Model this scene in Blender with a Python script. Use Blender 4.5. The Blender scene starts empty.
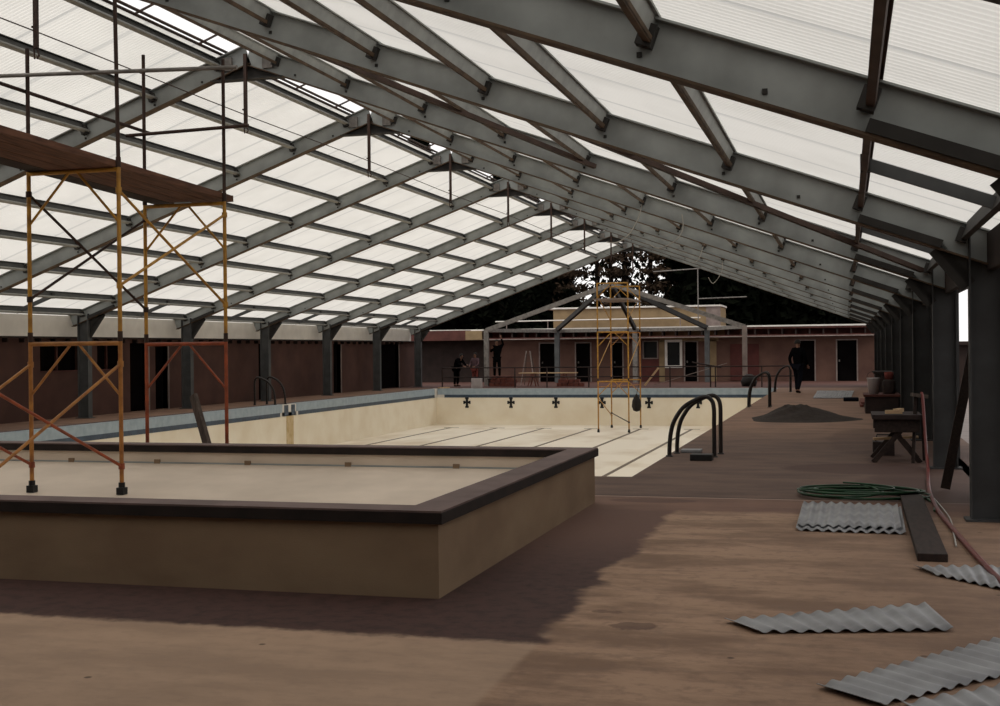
import bpy, bmesh, math, random
from mathutils import Vector, Matrix
random.seed(7)
D = bpy.data; SC = bpy.context.scene; COL = SC.collection
S = 5.03; HX = -8.7; SL = 0.364; ZR = 6.11; HALF = 9.78
def zr(x): return ZR - SL * abs(x - HX)
FY = {k: (5.403 + k) * S for k in range(-6, 6)}

# ------------------------------------------------------------------ materials
def nt(name):
    m = D.materials.new(name); m.use_nodes = True
    t = m.node_tree; t.nodes.clear(); return m, t
def nd(t, typ, **kw):
    n = t.nodes.new(typ)
    for k, v in kw.items():
        if k in n.inputs.keys() if isinstance(k, str) else False: n.inputs[k].default_value = v
        else: setattr(n, k, v)
    return n
def mat(name, c1, c2=None, scale=3.0, rough=0.8, metal=0.0, stretch=(1, 1, 1), bump=0.0, detail=5, lo=.35, hi=.65, spec=.3, bscale=None):
    m, t = nt(name)
    out = nd(t, 'ShaderNodeOutputMaterial'); b = nd(t, 'ShaderNodeBsdfPrincipled')
    b.inputs['Roughness'].default_value = rough; b.inputs['Metallic'].default_value = metal
    b.inputs['Specular IOR Level'].default_value = spec
    t.links.new(b.outputs[0], out.inputs[0])
    c2 = c2 or tuple(v * .8 for v in c1)
    tc = nd(t, 'ShaderNodeTexCoord'); mp = nd(t, 'ShaderNodeMapping'); mp.inputs['Scale'].default_value = stretch
    t.links.new(tc.outputs['Object'], mp.inputs[0])
    n = nd(t, 'ShaderNodeTexNoise'); n.inputs['Scale'].default_value = scale; n.inputs['Detail'].default_value = detail
    t.links.new(mp.outputs[0], n.inputs[0])
    r = nd(t, 'ShaderNodeValToRGB'); r.color_ramp.elements[0].position = lo; r.color_ramp.elements[1].position = hi
    r.color_ramp.elements[0].color = (*c1, 1); r.color_ramp.elements[1].color = (*c2, 1)
    t.links.new(n.outputs[0], r.inputs[0]); t.links.new(r.outputs[0], b.inputs['Base Color'])
    if bump:
        n2 = nd(t, 'ShaderNodeTexNoise'); n2.inputs['Scale'].default_value = bscale or scale * 6; n2.inputs['Detail'].default_value = 4
        t.links.new(mp.outputs[0], n2.inputs[0])
        bp = nd(t, 'ShaderNodeBump'); bp.inputs['Strength'].default_value = bump; bp.inputs['Distance'].default_value = .02
        t.links.new(n2.outputs[0], bp.inputs['Height']); t.links.new(bp.outputs[0], b.inputs['Normal'])
    return m
M = {}
M['steel'] = mat('galvanised_primer', (.33, .35, .345), (.24, .255, .25), 2.5, .6, .0, bump=.05)
M['steel_dark'] = mat('dark_steel', (.035, .032, .03), (.022, .02, .018), 4, .7)
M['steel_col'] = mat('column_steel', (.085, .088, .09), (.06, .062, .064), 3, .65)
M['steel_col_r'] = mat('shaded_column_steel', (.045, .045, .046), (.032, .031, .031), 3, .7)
M['flange'] = mat('rusty_flange', (.12, .08, .05), (.07, .045, .03), 6, .8)
M['purlin'] = mat('purlin_zinc', (.36, .375, .36), (.27, .28, .27), 5, .55)
M['purlin_red'] = mat('purlin_primer', (.075, .045, .035), (.045, .028, .022), 5, .7)
M['white'] = mat('offwhite_board', (.74, .71, .66), (.64, .61, .57), 2, .7)
M['jamb'] = mat('jamb_paint', (.26, .21, .19), (.19, .15, .135), 4, .6)
M['pool'] = mat('pool_plaster', (.90, .83, .69), (.80, .70, .54), 1.1, .7, bump=.05, lo=.4, hi=.75)
M['pool_floor'] = mat('pool_floor_plaster', (.90, .82, .69), (.60, .48, .33), .55, .65, bump=.05, stretch=(1, .5, 1), detail=8, lo=.48, hi=.78)
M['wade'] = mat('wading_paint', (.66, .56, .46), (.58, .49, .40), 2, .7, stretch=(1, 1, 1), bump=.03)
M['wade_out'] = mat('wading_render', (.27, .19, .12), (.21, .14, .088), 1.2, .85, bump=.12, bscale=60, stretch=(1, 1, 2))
M['coping'] = mat('coping_timber', (.15, .10, .092), (.10, .066, .06), 3, .7, bump=.1)
M['cop_edge'] = mat('coping_edge_stain', (.022, .014, .012), (.012, .008, .007), 4, .8)
M['blue'] = mat('pale_blue_tile', (.36, .44, .50), (.29, .36, .42), 5, .35)
M['navy'] = mat('dark_blue_tile', (.055, .085, .13), (.04, .06, .09), 5, .35)
M['black'] = mat('black_tile', (.012, .012, .014), (.008, .008, .008), 5, .5)
M['lane'] = mat('lane_tile', (.20, .15, .10), (.13, .10, .07), 6, .6)
M['stain'] = mat('rusty_stain', (.5, .36, .17), (.66, .52, .32), 4, .7)
M['wall'] = mat('brown_board_wall', (.085, .040, .031), (.062, .029, .023), 1.4, .85, bump=.1)
M['pinkwall'] = mat('pink_brown_wall', (.135, .072, .053), (.095, .048, .037), 1.2, .85, bump=.1)
M['redwall'] = mat('maroon_panel', (.10, .028, .023), (.07, .02, .017), 2, .8)
M['void'] = mat('dark_opening', (.006, .005, .005), (.004, .003, .003), 2, .95, spec=.0)
M['soffit'] = mat('dark_soffit', (.03, .018, .015), (.02, .012, .01), 3, .85)
M['redtrim'] = mat('red_brown_trim', (.10, .035, .028), (.065, .022, .018), 3, .8)
M['tan'] = mat('tan_board', (.28, .20, .11), (.22, .155, .085), 2, .8)
M['glass'] = mat('dark_glass', (.006, .007, .008), (.01, .011, .012), 2, .35, spec=.2)
M['yellow'] = mat('yellow_scaffold', (.52, .27, .04), (.32, .16, .035), 9, .5)
M['orange'] = mat('orange_scaffold', (.34, .075, .028), (.20, .05, .022), 9, .55)
M['amber'] = mat('amber_scaffold', (.42, .185, .045), (.26, .105, .03), 9, .5)
M['purlin_dark'] = mat('purlin_web_dark', (.055, .055, .052), (.035, .035, .033), 5, .6)  # left-slope purlin web, shade put into the colour
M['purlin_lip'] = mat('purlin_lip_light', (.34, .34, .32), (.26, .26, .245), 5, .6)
M['brownpipe'] = mat('rusty_pipe', (.055, .028, .02), (.03, .018, .014), 9, .7)
M['greypipe'] = mat('grey_pipe', (.22, .20, .185), (.13, .12, .11), 9, .5)
M['plank'] = mat('scaffold_plank', (.16, .075, .045), (.075, .035, .022), 3, .85, stretch=(8, 1, 8), bump=.15)
M['darkwood'] = mat('dark_timber', (.035, .022, .018), (.02, .013, .011), 5, .85, stretch=(6, 1, 6), bump=.1)
M['palewood'] = mat('pale_timber', (.55, .38, .22), (.42, .28, .16), 5, .8, stretch=(1, 6, 6))
M['greywood'] = mat('weathered_board', (.11, .085, .07), (.06, .045, .038), 5, .85, stretch=(6, 6, 1))
M['sheet'] = mat('fibreglass_sheet', (.30, .305, .315), (.19, .19, .20), 3, .5)
M['chrome'] = mat('black_rail', (.018, .013, .012), (.012, .01, .01), 4, .35)
M['railing'] = mat('dark_railing', (.03, .016, .014), (.02, .012, .01), 4, .6)
M['greenhose'] = mat('green_hose', (.025, .075, .035), (.018, .05, .026), 5, .4)
M['redhose'] = mat('red_hose', (.15, .024, .02), (.10, .018, .015), 5, .45)
M['cable'] = mat('white_cable', (.42, .40, .36), (.34, .32, .29), 5, .5)
M['sand'] = mat('dark_soil', (.035, .025, .02), (.022, .016, .013), 9, .95, bump=.5)
M['bucket'] = mat('white_plastic', (.42, .38, .38), (.36, .33, .33), 5, .5)
M['crate'] = mat('dark_crate', (.035, .022, .02), (.02, .014, .013), 5, .8)
M['brick'] = mat('red_brick', (.17, .055, .04), (.11, .036, .028), 8, .85)
M['skin'] = mat('skin', (.22, .11, .075), (.18, .09, .06), 5, .6)
M['hair'] = mat('dark_hair', (.012, .009, .007), (.008, .006, .005), 9, .8)
M['cloth_black'] = mat('black_cloth', (.004, .004, .005), (.003, .003, .003), 6, .95, spec=.0)
M['cloth_plum'] = mat('plum_cloth', (.09, .05, .06), (.07, .04, .045), 6, .9)
M['cloth_red'] = mat('red_cloth', (.16, .035, .028), (.12, .028, .022), 6, .9)
M['cloth_blue'] = mat('navy_cloth', (.006, .007, .011), (.005, .005, .008), 6, .95, spec=.05)
M['bark'] = mat('dark_bark', (.008, .006, .005), (.005, .004, .0035), 5, .95, bump=.3, spec=.0)
M['leaf'] = mat('dark_leaf', (.0045, .0055, .0035), (.003, .0035, .0025), 1, .95, spec=.0)
M['leaf2'] = mat('brown_leaf', (.055, .036, .025), (.022, .016, .011), 1, .9, spec=.0)
M['ground'] = mat('outside_ground', (.10, .07, .045), (.06, .05, .03), .8, .95, bump=.3)
M['tarp'] = mat('black_sack', (.014, .011, .010), (.010, .008, .007), 5, .7)

def deck_material():
    m, t = nt('stained_concrete'); L = t.links.new
    out = nd(t, 'ShaderNodeOutputMaterial'); b = nd(t, 'ShaderNodeBsdfPrincipled'); L(b.outputs[0], out.inputs[0])
    b.inputs['Roughness'].default_value = .8; b.inputs['Specular IOR Level'].default_value = .25
    g = nd(t, 'ShaderNodeNewGeometry')
    def noise(sc, det=6, rough=.55, stretch=None):
        n = nd(t, 'ShaderNodeTexNoise'); n.inputs['Scale'].default_value = sc; n.inputs['Detail'].default_value = det; n.inputs['Roughness'].default_value = rough
        if stretch:
            mp = nd(t, 'ShaderNodeMapping'); mp.inputs['Scale'].default_value = stretch; L(g.outputs['Position'], mp.inputs[0]); L(mp.outputs[0], n.inputs[0])
        else: L(g.outputs['Position'], n.inputs[0])
        return n
    def math_(op, a, b_, c=None):
        n = nd(t, 'ShaderNodeMath', operation=op)
        for i, v in enumerate((a, b_, c)):
            if v is None: continue
            if isinstance(v, (int, float)): n.inputs[i].default_value = v
            else: L(v, n.inputs[i])
        return n.outputs[0]
    def step(v, a, b_):
        n = nd(t, 'ShaderNodeMapRange', interpolation_type='SMOOTHSTEP'); L(v, n.inputs[0]); n.inputs[1].default_value = a; n.inputs[2].default_value = b_; return n.outputs[0]
    def mix(f, a, c):
        n = nd(t, 'ShaderNodeMix', data_type='RGBA')
        L(f, n.inputs[0]) if not isinstance(f, float) else setattr(n.inputs[0], 'default_value', f)
        for s_, v in ((6, a), (7, c)):
            if isinstance(v, tuple): n.inputs[s_].default_value = (*v, 1)
            else: L(v, n.inputs[s_])
        return n.outputs[2]
    sp = nd(t, 'ShaderNodeSeparateXYZ'); L(g.outputs['Position'], sp.inputs[0])
    nz = noise(1.1, 4, .6); dx = math_('MULTIPLY', math_('SUBTRACT', nz.outputs[0], .5), .7)
    nz2 = noise(3.5, 6, .7, (1, 1, 1)); dy = math_('MULTIPLY', math_('SUBTRACT', nz2.outputs[0], .5), .25)
    X, Y = sp.outputs[0], sp.outputs[1]
    Xd = math_('ADD', X, dx); Yd = math_('ADD', Y, dy)
    # base tan with mottling
    mott = noise(.9, 9, .65, (1, 2.2, 1)); fine = noise(9, 5, .6)
    tan = mix(step(mott.outputs[0], .40, .64), (.345, .222, .148), (.19, .115, .075))
    tan = mix(math_('MULTIPLY', step(fine.outputs[0], .48, .7), .5), tan, (.16, .10, .072))
    strk = noise(2.2, 7, .7, (.6, 3.2, 1)); tan = mix(math_('MULTIPLY', step(strk.outputs[0], .5, .68), .45), tan, (.17, .11, .08))
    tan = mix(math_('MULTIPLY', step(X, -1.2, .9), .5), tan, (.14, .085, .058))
    # paler slab on the left foreground
    lf = math_('MULTIPLY', step(X, -1.60, -1.66), step(Yd, 6.9, 6.7))
    tan = mix(math_('MULTIPLY', lf, .45), tan, (.43, .31, .222))
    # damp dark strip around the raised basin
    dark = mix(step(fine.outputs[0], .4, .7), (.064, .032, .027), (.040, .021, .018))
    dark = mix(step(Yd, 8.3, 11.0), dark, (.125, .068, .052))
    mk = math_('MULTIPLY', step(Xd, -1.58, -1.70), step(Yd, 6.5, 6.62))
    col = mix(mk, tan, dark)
    # deck beyond the joint
    far = mix(step(mott.outputs[0], .35, .7), (.135, .084, .064), (.085, .052, .041))
    far = mix(math_('MULTIPLY', step(fine.outputs[0], .5, .75), .4), far, (.10, .058, .045))
    farr = mix(step(Yd, 20, 26), far, mix(step(mott.outputs[0], .35, .7), (.25, .148, .10), (.15, .09, .065)))
    farr = mix(step(Y, 50.2, 50.5), farr, (.075, .032, .025))
    col = mix(step(Y, 13.36, 13.40), col, farr)
    # band between 12.3 and the joint, right side
    bm = math_('MULTIPLY', step(Yd, 12.15, 12.35), step(Y, 13.40, 13.37))
    col = mix(bm, col, mix(step(mott.outputs[0], .35, .7), (.19, .105, .075), (.13, .072, .054)))
    # joint lines
    j = math_('LESS_THAN', math_('ABSOLUTE', math_('SUBTRACT', Y, 13.33), None) if False else math_('ABSOLUTE', math_('SUBTRACT', Y, 13.33), 0), .022)
    col = mix(math_('MULTIPLY', j, .75), col, (.38, .29, .23))
    j2 = math_('LESS_THAN', math_('ABSOLUTE', math_('SUBTRACT', Y, 13.40), 0), .02)
    col = mix(math_('MULTIPLY', j2, .8), col, (.035, .022, .018))
    # dark deck patches: stains, and shade painted in beside the right columns
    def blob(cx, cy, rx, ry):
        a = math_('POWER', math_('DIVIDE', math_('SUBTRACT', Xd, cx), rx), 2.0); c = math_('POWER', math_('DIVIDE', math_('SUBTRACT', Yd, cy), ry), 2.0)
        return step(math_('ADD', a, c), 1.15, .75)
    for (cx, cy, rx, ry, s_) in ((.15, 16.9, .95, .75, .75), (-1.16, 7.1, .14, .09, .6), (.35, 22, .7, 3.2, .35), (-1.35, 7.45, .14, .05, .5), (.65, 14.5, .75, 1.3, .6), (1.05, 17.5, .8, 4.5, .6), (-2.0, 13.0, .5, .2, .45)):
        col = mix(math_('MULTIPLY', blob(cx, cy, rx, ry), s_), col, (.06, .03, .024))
    # small dark spots
    vo = nd(t, 'ShaderNodeTexVoronoi'); vo.inputs['Scale'].default_value = 2.3; L(g.outputs['Position'], vo.inputs[0])
    col = mix(math_('MULTIPLY', step(vo.outputs['Distance'], .06, .03), .8), col, (.05, .03, .02))
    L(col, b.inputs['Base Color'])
    bp = nd(t, 'ShaderNodeBump'); bp.inputs['Strength'].default_value = .25; bp.inputs['Distance'].default_value = .01
    L(noise(25, 6, .7).outputs[0], bp.inputs['Height']); L(bp.outputs[0], b.inputs['Normal'])
    return m
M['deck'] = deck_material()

def roof_material():
    m, t = nt('translucent_roofing'); L = t.links.new
    out = nd(t, 'ShaderNodeOutputMaterial')
    g = nd(t, 'ShaderNodeNewGeometry'); sp = nd(t, 'ShaderNodeSeparateXYZ'); L(g.outputs['Position'], sp.inputs[0])
    md = nd(t, 'ShaderNodeMath', operation='PINGPONG'); L(sp.outputs[1], md.inputs[0]); md.inputs[1].default_value = .62875
    lt = nd(t, 'ShaderNodeMapRange', interpolation_type='SMOOTHSTEP'); L(md.outputs[0], lt.inputs[0]); lt.inputs[1].default_value = .07; lt.inputs[2].default_value = .015
    n = nd(t, 'ShaderNodeTexNoise'); n.inputs['Scale'].default_value = 1.3; n.inputs['Detail'].default_value = 6
    L(g.outputs['Position'], n.inputs[0])
    r = nd(t, 'ShaderNodeValToRGB'); r.color_ramp.elements[0].position = .4; r.color_ramp.elements[1].position = .75
    r.color_ramp.elements[0].color = (.735, .72, .69, 1); r.color_ramp.elements[1].color = (.66, .645, .615, 1)
    L(n.outputs[0], r.inputs[0])
    mx = nd(t, 'ShaderNodeMix', data_type='RGBA'); L(lt.outputs[0], mx.inputs[0]); L(r.outputs[0], mx.inputs[6]); mx.inputs[7].default_value = (.56, .555, .54, 1)
    tr = nd(t, 'ShaderNodeBsdfTranslucent'); L(mx.outputs[2], tr.inputs[0])
    df = nd(t, 'ShaderNodeBsdfDiffuse'); df.inputs[0].default_value = (.5, .48, .44, 1)
    ms = nd(t, 'ShaderNodeMixShader'); ms.inputs[0].default_value = .12
    L(tr.outputs[0], ms.inputs[1]); L(df.outputs[0], ms.inputs[2]); L(ms.outputs[0], out.inputs[0])
    return m
M['roof'] = roof_material()

# ------------------------------------------------------------------ mesh helper
class MB:
    def __init__(s): s.v = []; s.f = []; s.sm = []
    def add(s, vs, fs, smooth=False):
        o = len(s.v); s.v += [tuple(v) for v in vs]; s.f += [tuple(i + o for i in f) for f in fs]; s.sm += [smooth] * len(fs); return s
    def box(s, x0, x1, y0, y1, z0, z1):
        vs = [(x, y, z) for x in (x0, x1) for y in (y0, y1) for z in (z0, z1)]
        return s.add(vs, [(0, 1, 3, 2), (4, 6, 7, 5), (0, 4, 5, 1), (2, 3, 7, 6), (0, 2, 6, 4), (1, 5, 7, 3)])
    def bar(s, a, b, w, h, up=(0, 0, 1)):
        a = Vector(a); b = Vector(b); d = (b - a).normalized(); u = Vector(up)
        if abs(d.dot(u)) > .99: u = Vector((0, 1, 0))
        r = d.cross(u).normalized(); u = r.cross(d)
        vs = [p + r * sx * w / 2 + u * sz * h / 2 for p in (a, b) for sx in (-1, 1) for sz in (-1, 1)]
        return s.add(vs, [(0, 2, 3, 1), (4, 5, 7, 6), (0, 1, 5, 4), (2, 6, 7, 3), (0, 4, 6, 2), (1, 3, 7, 5)])
    def tube(s, pts, r, n=8, closed=False):
        pts = [Vector(p) for p in pts]; rings = []; N = len(pts); prev = None
        for i, p in enumerate(pts):
            d = (pts[(i + 1) % N] - pts[i - 1]) if closed else (pts[min(i + 1, N - 1)] - pts[max(i - 1, 0)])
            d = d.normalized()
            if prev is None:
                u = Vector((0, 0, 1)) if abs(d.z) < .9 else Vector((1, 0, 0)); a = d.cross(u).normalized()
            else: a = (prev - d * prev.dot(d)).normalized()
            prev = a; c = d.cross(a)
            rr = r[i] if isinstance(r, (list, tuple)) else r
            rings.append([p + (a * math.cos(2 * math.pi * k / n) + c * math.sin(2 * math.pi * k / n)) * rr for k in range(n)])
        vs = [v for R in rings for v in R]; fs = []
        for i in range(N if closed else N - 1):
            for k in range(n):
                i2 = (i + 1) % N
                fs.append((i * n + k, i * n + (k + 1) % n, i2 * n + (k + 1) % n, i2 * n + k))
        s.add(vs, fs, True)
        if not closed:
            s.add(rings[0], [tuple(range(n))[::-1]]); s.add(rings[-1], [tuple(range(n))])
        return s
    def prism(s, poly, d, t):
        """poly: list of 3D points (planar), extruded by vector d*t centred"""
        d = Vector(d).normalized() * t / 2; n = len(poly)
        vs = [Vector(p) - d for p in poly] + [Vector(p) + d for p in poly]
        fs = [tuple(range(n))[::-1], tuple(range(n, 2 * n))] + [(i, (i + 1) % n, n + (i + 1) % n, n + i) for i in range(n)]
        return s.add(vs, fs)
    def lathe(s, prof, c, n=16):
        vs = []; fs = []
        for (r, z) in prof:
            for k in range(n): vs.append((c[0] + r * math.cos(2 * math.pi * k / n), c[1] + r * math.sin(2 * math.pi * k / n), c[2] + z))
        for i in range(len(prof) - 1):
            for k in range(n): fs.append((i * n + k, i * n + (k + 1) % n, (i + 1) * n + (k + 1) % n, (i + 1) * n + k))
        return s.add(vs, fs, True)
    def build(s, name, m, parent=None, off=(0, 0, 0), label=None, bevel=0):
        me = D.meshes.new(name); o_ = Vector(off)
        me.from_pydata([tuple(Vector(v) - o_) for v in s.v], [], s.f); me.update()
        bm = bmesh.new(); bm.from_mesh(me); bmesh.ops.recalc_face_normals(bm, faces=bm.faces)
        bm.to_mesh(me); bm.free()
        me.polygons.foreach_set('use_smooth', s.sm)
        me.materials.append(M[m])
        o = D.objects.new(name, me); COL.objects.link(o)
        if parent: o.parent = parent
        elif any(off): o.location = off
        if label: o['label'] = label
        if bevel:
            b = o.modifiers.new('bevel', 'BEVEL'); b.width = bevel; b.segments = 2
        return o
def tag(o, label, cat, group=None, kind=None):
    o['label'] = label; o['category'] = cat
    if group: o['group'] = group
    if kind: o['kind'] = kind
    return o
def thing(name, loc, label, cat, group=None):
    o = D.objects.new(name, None); COL.objects.link(o); o.location = loc; o.empty_display_size = .2
    return tag(o, label, cat, group)
def struct(mb, name, m, label=None):
    o = mb.build(name, m); o['kind'] = 'structure'
    if label: o['label'] = label
    return o
def copy_tree(o, parent=None):
    c = o.copy(); COL.objects.link(c)
    if parent: c.parent = parent
    for ch in list(o.children): copy_tree(ch, c)
    return c
def wire(pts, k=6):
    """Catmull-Rom smoothing of a polyline"""
    P = [Vector(p) for p in pts]; out = []
    for i in range(len(P) - 1):
        p0 = P[max(i - 1, 0)]; p1 = P[i]; p2 = P[i + 1]; p3 = P[min(i + 2, len(P) - 1)]
        for j in range(k):
            u = j / k
            out.append(.5 * ((2 * p1) + (p2 - p0) * u + (2 * p0 - 5 * p1 + 4 * p2 - p3) * u * u + (3 * p1 - p0 - 3 * p2 + p3) * u ** 3))
    out.append(P[-1]); return out
ORD = ['first', 'second', 'third', 'fourth', 'fifth', 'sixth', 'seventh', 'eighth', 'ninth', 'tenth', 'eleventh', 'twelfth']

# ------------------------------------------------------------------ camera
f, yaw, pitch, roll = 1240.65, .2724, -.0023, -.0102
fw = Vector((-math.sin(yaw) * math.cos(pitch), math.cos(yaw) * math.cos(pitch), math.sin(pitch)))
rt = Vector((math.cos(yaw), math.sin(yaw), 0)); up = rt.cross(fw)
r2 = math.cos(roll) * rt + math.sin(roll) * up; u2 = -math.sin(roll) * rt + math.cos(roll) * up
cd = D.cameras.new('camera'); cam = D.objects.new('camera', cd); COL.objects.link(cam)
cd.sensor_width = 36; cd.lens = f * 36 / 1000; cd.clip_end = 500
mw = Matrix.Identity(4)
for i in range(3): mw[i][0] = r2[i]; mw[i][1] = u2[i]; mw[i][2] = -fw[i]
mw[2][3] = 1.6
cam.matrix_world = mw; SC.camera = cam

# ------------------------------------------------------------------ ground, deck, pools
PX0, PX1, PY0, PY1, PZ = -16.58, -2.6, 15.37, 49.4, -1.48
g = MB()
gx0, gx1, gy0, gy1 = -70, 40, -30, 130
for (a, b, c, d) in ((gx0, -24, gy0, gy1), (1.9, gx1, gy0, gy1), (-24, 1.9, gy0, -3.4), (-24, 1.9, 66.5, gy1)):
    g.box(a, b, c, d, -.6, -.16)
struct(g, 'ground', 'ground')
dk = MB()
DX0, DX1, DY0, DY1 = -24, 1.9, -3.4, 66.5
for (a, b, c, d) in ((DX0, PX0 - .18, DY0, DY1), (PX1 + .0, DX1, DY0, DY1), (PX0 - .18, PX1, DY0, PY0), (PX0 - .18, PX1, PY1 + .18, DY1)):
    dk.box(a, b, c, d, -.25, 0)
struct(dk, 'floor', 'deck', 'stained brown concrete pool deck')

pool = thing('swimming_pool', (PX0, PY0, 0), 'large empty drained swimming pool with cream walls and pale blue edge band', 'swimming pool')
off = (PX0, PY0, 0)
def part(mb, name, m, parent, o=off, **k): return mb.build(name, m, parent, o, **k)
part(MB().box(PX0 - .18, PX1 + .18, PY0 - .18, PY1 + .18, PZ - .2, PZ), 'pool_floor', 'pool_floor', pool)
part(MB().box(PX0 - .18, PX0, PY0, PY1, PZ, -.36), 'pool_wall', 'pool', pool)
part(MB().box(PX1, PX1 + .18, PY0, PY1, PZ, -.36), 'pool_wall', 'pool', pool)
part(MB().box(PX0 - .18, PX1 + .18, PY1, PY1 + .18, PZ, -.36), 'pool_wall', 'pool', pool)
part(MB().box(PX0 - .18, PX1 + .18, PY0 - .18, PY0, PZ, -.36), 'pool_wall', 'pool', pool)
LY0, LY1 = 34.6, 35.6    # ladder recess
b1 = MB().box(PX0 - .18, PX0 + .012, PY0, LY0, -.24, .012).box(PX0 - .18, PX0 + .012, LY1, PY1 - .3, -.24, .012)
b1.box(PX0 + .05, PX1 - .002, PY1 - .012, PY1 + .18, -.24, .012)
part(b1, 'blue_band', 'blue', pool, label='pale blue tiled edge band')
b2 = MB().box(PX0 - .18, PX0 + .012, PY0, LY0 - .15, -.36, -.24).box(PX0 - .18, PX0 + .012, LY1 + .15, PY1 - .3, -.36, -.24)
b2.box(PX0 + .35, PX1 - .002, PY1 - .012, PY1 + .18, -.36, -.24)
part(b2, 'dark_stripe', 'navy', pool, label='dark blue waterline stripe')
b3 = MB().box(PX0 - .18, PX0 + .004, LY0, LY1, -.36, 0).box(PX0 - .18, PX0 + .004, LY0 - .15, LY1 + .15, -.36, -.24).box(PX0 - .18, PX0 + .03, PY1 - .3, PY1 + .18, -.36, .012)
b3.box(PX1, PX1 + .18, PY0, PY1, -.36, -.26).box(PX0 - .18, PX1 + .18, PY0 - .18, PY0, -.36, -.26).box(PX0, PX0 + .36, PY1, PY1 + .18, -.36, -.24)
part(b3, 'edge_block', 'white', pool)
part(MB().box(PX0, PX0 + .01, LY0 + .3, LY1 - .2, PZ, -.36), 'rust_streak', 'stain', pool, label='brown stained strip below the ladder recess')
part(MB().box(PX0, PX0 + .016, LY0 + .15, LY0 + .42, -.34, -.02).box(PX0, PX0 + .016, LY1 - .35, LY1 - .1, -.34, -.02), 'ladder_socket', 'navy', pool)
LX = (-15.25, -13.35, -11.45, -9.54, -7.63, -5.68)
for x in LX:
    part(MB().box(x - .055, x + .055, PY0 + 1.2, PY1 - 2.2, PZ, PZ + .006).box(x - .3, x + .3, PY1 - 2.2, PY1 - 2.08, PZ, PZ + .006), 'lane_line', 'lane', pool)
    c = MB(); y = PY1 - .012
    c.box(x - .05, x + .05, y - .006, y + .02, -.76, -.38); c.box(x - .13, x - .05, y - .006, y + .02, -.60, -.52); c.box(x + .05, x + .13, y - .006, y + .02, -.60, -.52)
    for (cx, cz) in ((-.12, -.56), (.12, -.56), (0, -.75), (0, -.39)):
        c.box(x + cx - (.035 if cx else .075), x + cx + (.035 if cx else .075), y - .007, y + .02, cz - (.065 if cx else .035), cz + (.065 if cx else .035))
    part(c, 'target_cross', 'black', pool, label='black cross target on the end wall')
part(MB().box(PX0 - .2, PX0 - .16, PY0, PY1, -.02, .03), 'coping_strip', 'coping', pool)

# raised wading pool
WX0, WX1, WY0, WY1, WZ = -13.0, -2.545, 7.59, 12.74, .57
wp = thing('wading_pool', (WX1, WY0, 0), 'raised empty wading pool with tan rendered walls and dark timber coping', 'wading pool'); wo = (WX1, WY0, 0)
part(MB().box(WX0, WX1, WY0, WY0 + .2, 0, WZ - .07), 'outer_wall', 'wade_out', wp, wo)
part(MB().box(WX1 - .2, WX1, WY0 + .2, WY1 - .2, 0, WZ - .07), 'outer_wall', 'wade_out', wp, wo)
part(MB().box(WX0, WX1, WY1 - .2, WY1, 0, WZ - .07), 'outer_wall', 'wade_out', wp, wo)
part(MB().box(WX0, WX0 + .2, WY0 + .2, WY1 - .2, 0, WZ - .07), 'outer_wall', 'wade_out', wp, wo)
li = MB().box(WX0 + .2, WX1 - .2, WY1 - .215, WY1 - .2, .1, WZ - .07).box(WX1 - .215, WX1 - .2, WY0 + .2, WY1 - .215, .1, WZ - .07)
li.box(WX0 + .2, WX0 + .215, WY0 + .2, WY1 - .215, .1, WZ - .07).box(WX0 + .2, WX1 - .2, WY0 + .2, WY0 + .215, .1, WZ - .07)
part(li, 'inner_lining', 'wade', wp, wo)
bf = MB(); FP = ((WY1 - .216, .355), (11.0, .185), (9.6, .06), (WY0 + .2, .05))
bf.add([(x, y, z) for x in (WX0 + .2, WX1 - .2) for y, z in FP + ((WY0 + .2, .0), (WY1 - .216, .0))], [tuple(range(6)), tuple(range(11, 5, -1))] + [(i, (i + 1) % 6, 6 + (i + 1) % 6, 6 + i) for i in range(6)])
part(bf, 'basin_floor', 'wade', wp, wo)
e = .03
def ring(mb, x0, x1, y0, y1, w, z0, z1):
    mb.box(x0, x1, y0, y0 + w, z0, z1); mb.box(x0, x1, y1 - w, y1, z0, z1)
    mb.box(x0, x0 + w, y0 + w, y1 - w, z0, z1); mb.box(x1 - w, x1, y0 + w, y1 - w, z0, z1)
part(ring(MB(), 0, 0, 0, 0, 0, 0, 0) or (lambda q: (ring(q, WX0 - e, WX1 + e, WY0 - e, WY1 + e, .27, WZ - .012, WZ), q)[1])(MB()), 'coping_top', 'coping', wp, wo, label='brown timber coping boards')
q = MB(); ring(q, WX0 - e - .005, WX1 + e + .005, WY0 - e - .005, WY1 + e + .005, .28, WZ - .085, WZ - .0125)
part(q, 'coping_edge', 'cop_edge', wp, wo, label='near-black coping edge')
q = MB().box(WX0 + .2, WX1 - .216, WY1 - .225, WY1 - .215, .355, .372)
part(q, 'water_line', 'steel', wp, wo, label='thin grey line along the inner wall')
for x in (-11.0, -9.8, -8.67, -7.55, -6.42, -5.22, -3.99):
    part(MB().box(x - .035, x + .035, WY1 - .235, WY1 - .215, .345, .40), 'line_bracket', 'wade_out', wp, wo)

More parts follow.
